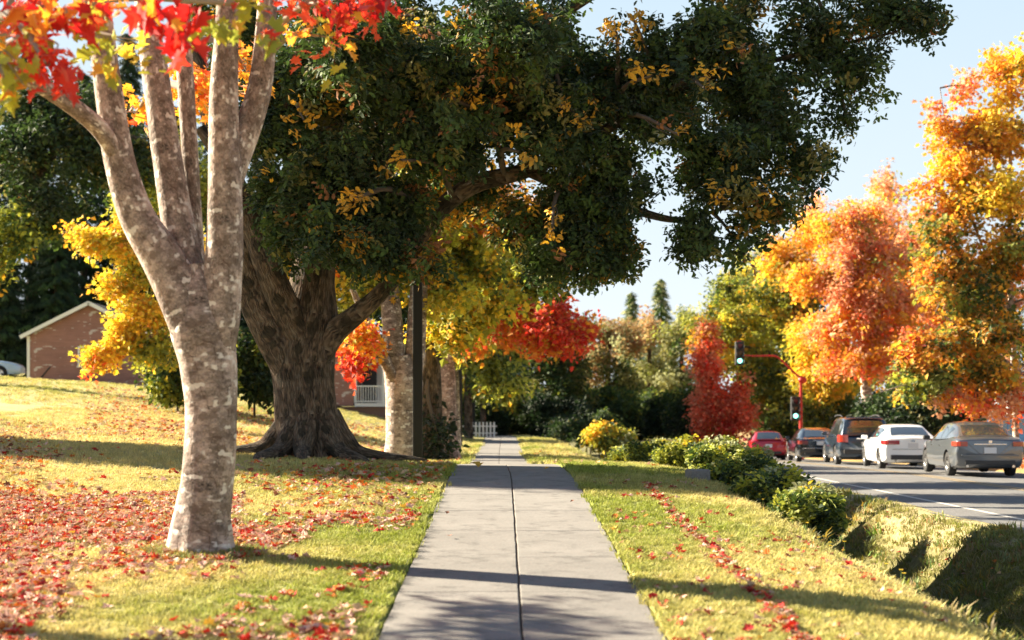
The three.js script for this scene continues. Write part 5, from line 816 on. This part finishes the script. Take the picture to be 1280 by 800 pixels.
car({ name: 'grey_sedan', category: 'car', L: 4.86, W: 1.83, paint: grey, stations: S1, cab: CB, axles: [1.36, -1.42], glass: sedanGlass, tail: { inner: 0.60, deep: 0.36, y: 0.89, h: 0.10 }, tailMat: lamp(0.36, 0.05, 0.03), plateY: 0.72, mirrorY: 1.02, mirrorZ: -0.75, mirror: M.darkPlastic, handles: [0.55, -0.45], handleY: 0.82, handleMat: M.chrome, pipes: [-0.6, 0.6],
  extras: [['chrome_strip', 0.86, 0.035, 0.03, 0.885, 2.43, M.chrome], ['badge', 0.09, 0.08, 0.02, 0.95, 2.425, M.chrome], ['lower_valance', 1.3, 0.1, 0.04, 0.40, 2.42, M.darkPlastic], ['boot_line', 1.25, 0.012, 0.02, 0.62, 2.428, M.darkPlastic], ['bumper_step', 1.5, 0.03, 0.05, 0.59, 2.415, grey]] }, 'grey sedan with amber-red tail lights, last in the queue', queue, inPlace(1210, 37.8, 4.86), heading);
car({ name: 'white_sedan', category: 'car', L: 4.87, W: 1.85, paint: pearl, stations: sedanStations(4.87, 1.85, 1.08, 0.95, 1.0), cab: sedanCab(4.87, 1.47, 1.08, 1.85), axles: [1.36, -1.46], glass: sedanGlass, tail: { inner: 0.44, deep: 0.5, y: 0.90, h: 0.11 }, tailMat: lamp(0.32, 0.012, 0.02), plateY: 0.80, mirrorY: 1.03, mirrorZ: -0.75, handles: [0.5, -0.5], handleY: 0.84, pipes: [-0.55, 0.55],
  extras: [['lower_valance', 1.42, 0.15, 0.04, 0.42, 2.425, M.darkPlastic], ['badge', 0.14, 0.06, 0.02, 0.95, 2.435, M.chrome], ['boot_line', 1.3, 0.012, 0.02, 0.68, 2.432, M.darkPlastic]] }, 'white sedan with slim red tail lights and dark lower bumper', queue, inPlace(1123, 45.8, 4.87), heading);
{
  const L = 4.84, W = 1.97, h = L / 2, w = W / 2, deck = 1.08;
  const st = [[h, 0.98, w - 0.08, 0.46], [h - 0.03, 1.03, w - 0.04, 0.38], [h - 0.1, 1.07, w - 0.018, 0.32], [h - 0.4, 1.09, w, 0.28], [h - 1.3, 1.08, w, 0.25], [0, 1.06, w, 0.25], [-h + 1.5, 1.06, w, 0.25], [-h + 0.9, 1.03, w - 0.01, 0.25], [-h + 0.3, 0.95, w - 0.07, 0.3], [-h + 0.05, 0.8, w - 0.16, 0.36], [-h, 0.7, w - 0.25, 0.42]];
  const cw = w - 0.05, cabS = [[h - 0.1, deck + 0.02, deck - 0.02, cw - 0.04, cw - 0.1], [h - 0.2, deck + 0.3, deck - 0.03, cw - 0.02, cw - 0.13], [h - 0.38, 1.70, deck - 0.03, cw, cw - 0.2], [h - 0.75, 1.76, deck - 0.03, cw, cw - 0.2], [h - 1.9, 1.78, deck - 0.03, cw, cw - 0.2], [h - 2.7, 1.73, deck - 0.03, cw, cw - 0.21], [h - 3.1, 1.5, deck - 0.03, cw, cw - 0.18], [h - 3.6, deck + 0.0, deck - 0.04, cw - 0.05, cw - 0.15]];
  const suv = (name, p, label, group, pos, turn) => car({ name, category: 'car', L, W, paint: p, stations: st, cab: cabS, wheelR: 0.37, axles: [1.33, -1.45], glass: { rear: [0.35, 1.8, 0.30], front: [5.2, 6.9], side: [[2.15, 3.1, 0, 0], [3.2, 4.1, 0, 0], [4.15, 5.9, 0, 0.7]] }, tail: { inner: 0.66, deep: 0.28, y: 1.0, h: 0.24 }, tailMat: lamp(0.42, 0.02, 0.015), plateY: 0.80, mirrorY: 1.15, mirrorZ: -0.75, handles: [0.6, -0.4], handleY: 0.92,
    extras: [['rear_bumper', 1.6, 0.16, 0.09, 0.52, h - 0.01, M.darkPlastic], ['chrome_strip', 0.7, 0.04, 0.03, 1.0, h - 0.005, M.chrome], ['spoiler', 1.3, 0.05, 0.24, 1.77, h - 0.40, p]] }, label, group, pos, turn);
  const a = suv('blue_grey_suv', slate, 'dark blue-grey suv with red corner lights ahead of the white sedan', queue, inPlace(1069, 52, L), heading);
  for (const k of [-1, 1]) part('roof_rail', tube([V3(k * 0.68, 1.78, 1.3), V3(k * 0.69, 1.84, 1.0), V3(k * 0.69, 1.85, 0), V3(k * 0.68, 1.80, -0.6)], [0.02, 0.022, 0.022, 0.02], 6), M.darkPlastic, a);
  const d = 57, x = (1256 - 640) * d / FOCAL;
  suv('parked_suv', paint(0.03, 0.09, 0.19, 0.5, 0.3), 'deep blue suv parked side-on in front of the bungalow', undefined, [x, ground(x, -d) - 0.01, -d], 0.9);
}
car({ name: 'black_sedan', category: 'car', L: 4.82, W: 1.80, paint: ink, stations: sedanStations(4.82, 1.8, 1.04, 0.93, 0.96), cab: sedanCab(4.82, 1.45, 1.04, 1.8), axles: [1.36, -1.5], glass: sedanGlass, tail: { inner: 0.52, deep: 0.42, y: 0.86, h: 0.13 }, tailMat: lamp(0.16, 0.01, 0.015), plateY: 0.83, mirrorY: 1.0, mirrorZ: -0.75, handles: [0.5, -0.5], handleY: 0.82, handleMat: M.chrome,
  extras: [['chrome_strip', 0.62, 0.05, 0.03, 0.94, 2.41, M.chrome], ['bumper_strip', 1.5, 0.03, 0.03, 0.62, 2.408, M.chrome], ['lower_valance', 1.3, 0.1, 0.04, 0.40, 2.40, M.darkPlastic]] }, 'black sedan with chrome boot strip, in front of the signal pole', queue, inPlace(1016, 58.6, 4.82), heading);
{
  const L = 4.25, W = 1.75, h = L / 2, w = W / 2, deck = 0.98;
  const st = [[h, 0.9, w - 0.1, 0.42], [h - 0.03, 0.95, w - 0.05, 0.36], [h - 0.1, 0.985, w - 0.02, 0.3], [h - 0.4, 1.0, w, 0.25], [h - 1.2, 0.98, w, 0.2], [0, 0.95, w, 0.2], [-h + 1.4, 0.94, w, 0.2], [-h + 0.8, 0.88, w - 0.02, 0.21], [-h + 0.3, 0.76, w - 0.1, 0.26], [-h, 0.6, w - 0.28, 0.34]];
  const cw = w - 0.05, cabS = [[h - 0.12, deck + 0.01, deck - 0.02, cw - 0.09, cw - 0.18], [h - 0.35, deck + 0.16, deck - 0.03, cw - 0.04, cw - 0.2], [h - 0.75, 1.36, deck - 0.04, cw, cw - 0.24], [h - 1.2, 1.40, deck - 0.05, cw, cw - 0.24], [h - 1.8, 1.41, deck - 0.06, cw, cw - 0.24], [h - 2.3, 1.36, deck - 0.06, cw, cw - 0.24], [h - 2.7, 1.2, deck - 0.07, cw - 0.02, cw - 0.2], [h - 3.1, deck - 0.02, deck - 0.09, cw - 0.07, cw - 0.15]];
  car({ name: 'red_hatchback', category: 'car', L, W, paint: ruby, stations: st, cab: cabS, axles: [1.2, -1.3], wheelR: 0.31, glass: { rear: [0.25, 1.95, 0.34], front: [5.2, 6.9], side: [[2.3, 3.6, -0.3, 0], [3.7, 5.9, 0, 0.7]] }, tail: { inner: 0.6, deep: 0.3, y: 0.84, h: 0.16 }, tailMat: lamp(0.4, 0.015, 0.02), plateY: 0.72, mirrorY: 0.98, mirrorZ: -0.6, handles: [0.1], handleY: 0.8,
    extras: [['spoiler', 1.2, 0.03, 0.18, 1.03, h - 0.08, ruby], ['lower_valance', 1.2, 0.12, 0.04, 0.40, h - 0.01, M.darkPlastic]] }, 'red hatchback with small white plate, at the head of the queue', queue, inPlace(957, 68, L), heading - 0.03);
}
{
  const d = 72, x = (-32 - 640) * d / FOCAL, p = paint(0.42, 0.55, 0.68, 0, 0.3);
  car({ name: 'pale_blue_car', category: 'car', L: 4.86, W: 1.83, paint: p, stations: S1, cab: CB, axles: [1.36, -1.42], glass: sedanGlass, tail: { inner: 0.5, deep: 0.46, y: 0.875, h: 0.15 }, tailMat: lamp(0.4, 0.02, 0.02), plateY: 0.74, mirrorY: 1.02, mirrorZ: -0.75, handles: [0.55, -0.45], handleY: 0.82, extras: [['lower_valance', 1.3, 0.1, 0.04, 0.40, 2.42, M.darkPlastic]] }, 'pale blue car parked beside the red shed on the hilltop', undefined, [x, ground(x, -d) - 0.02, -d], -1.45);
}
shade(scene);
renderer.render(scene, camera);
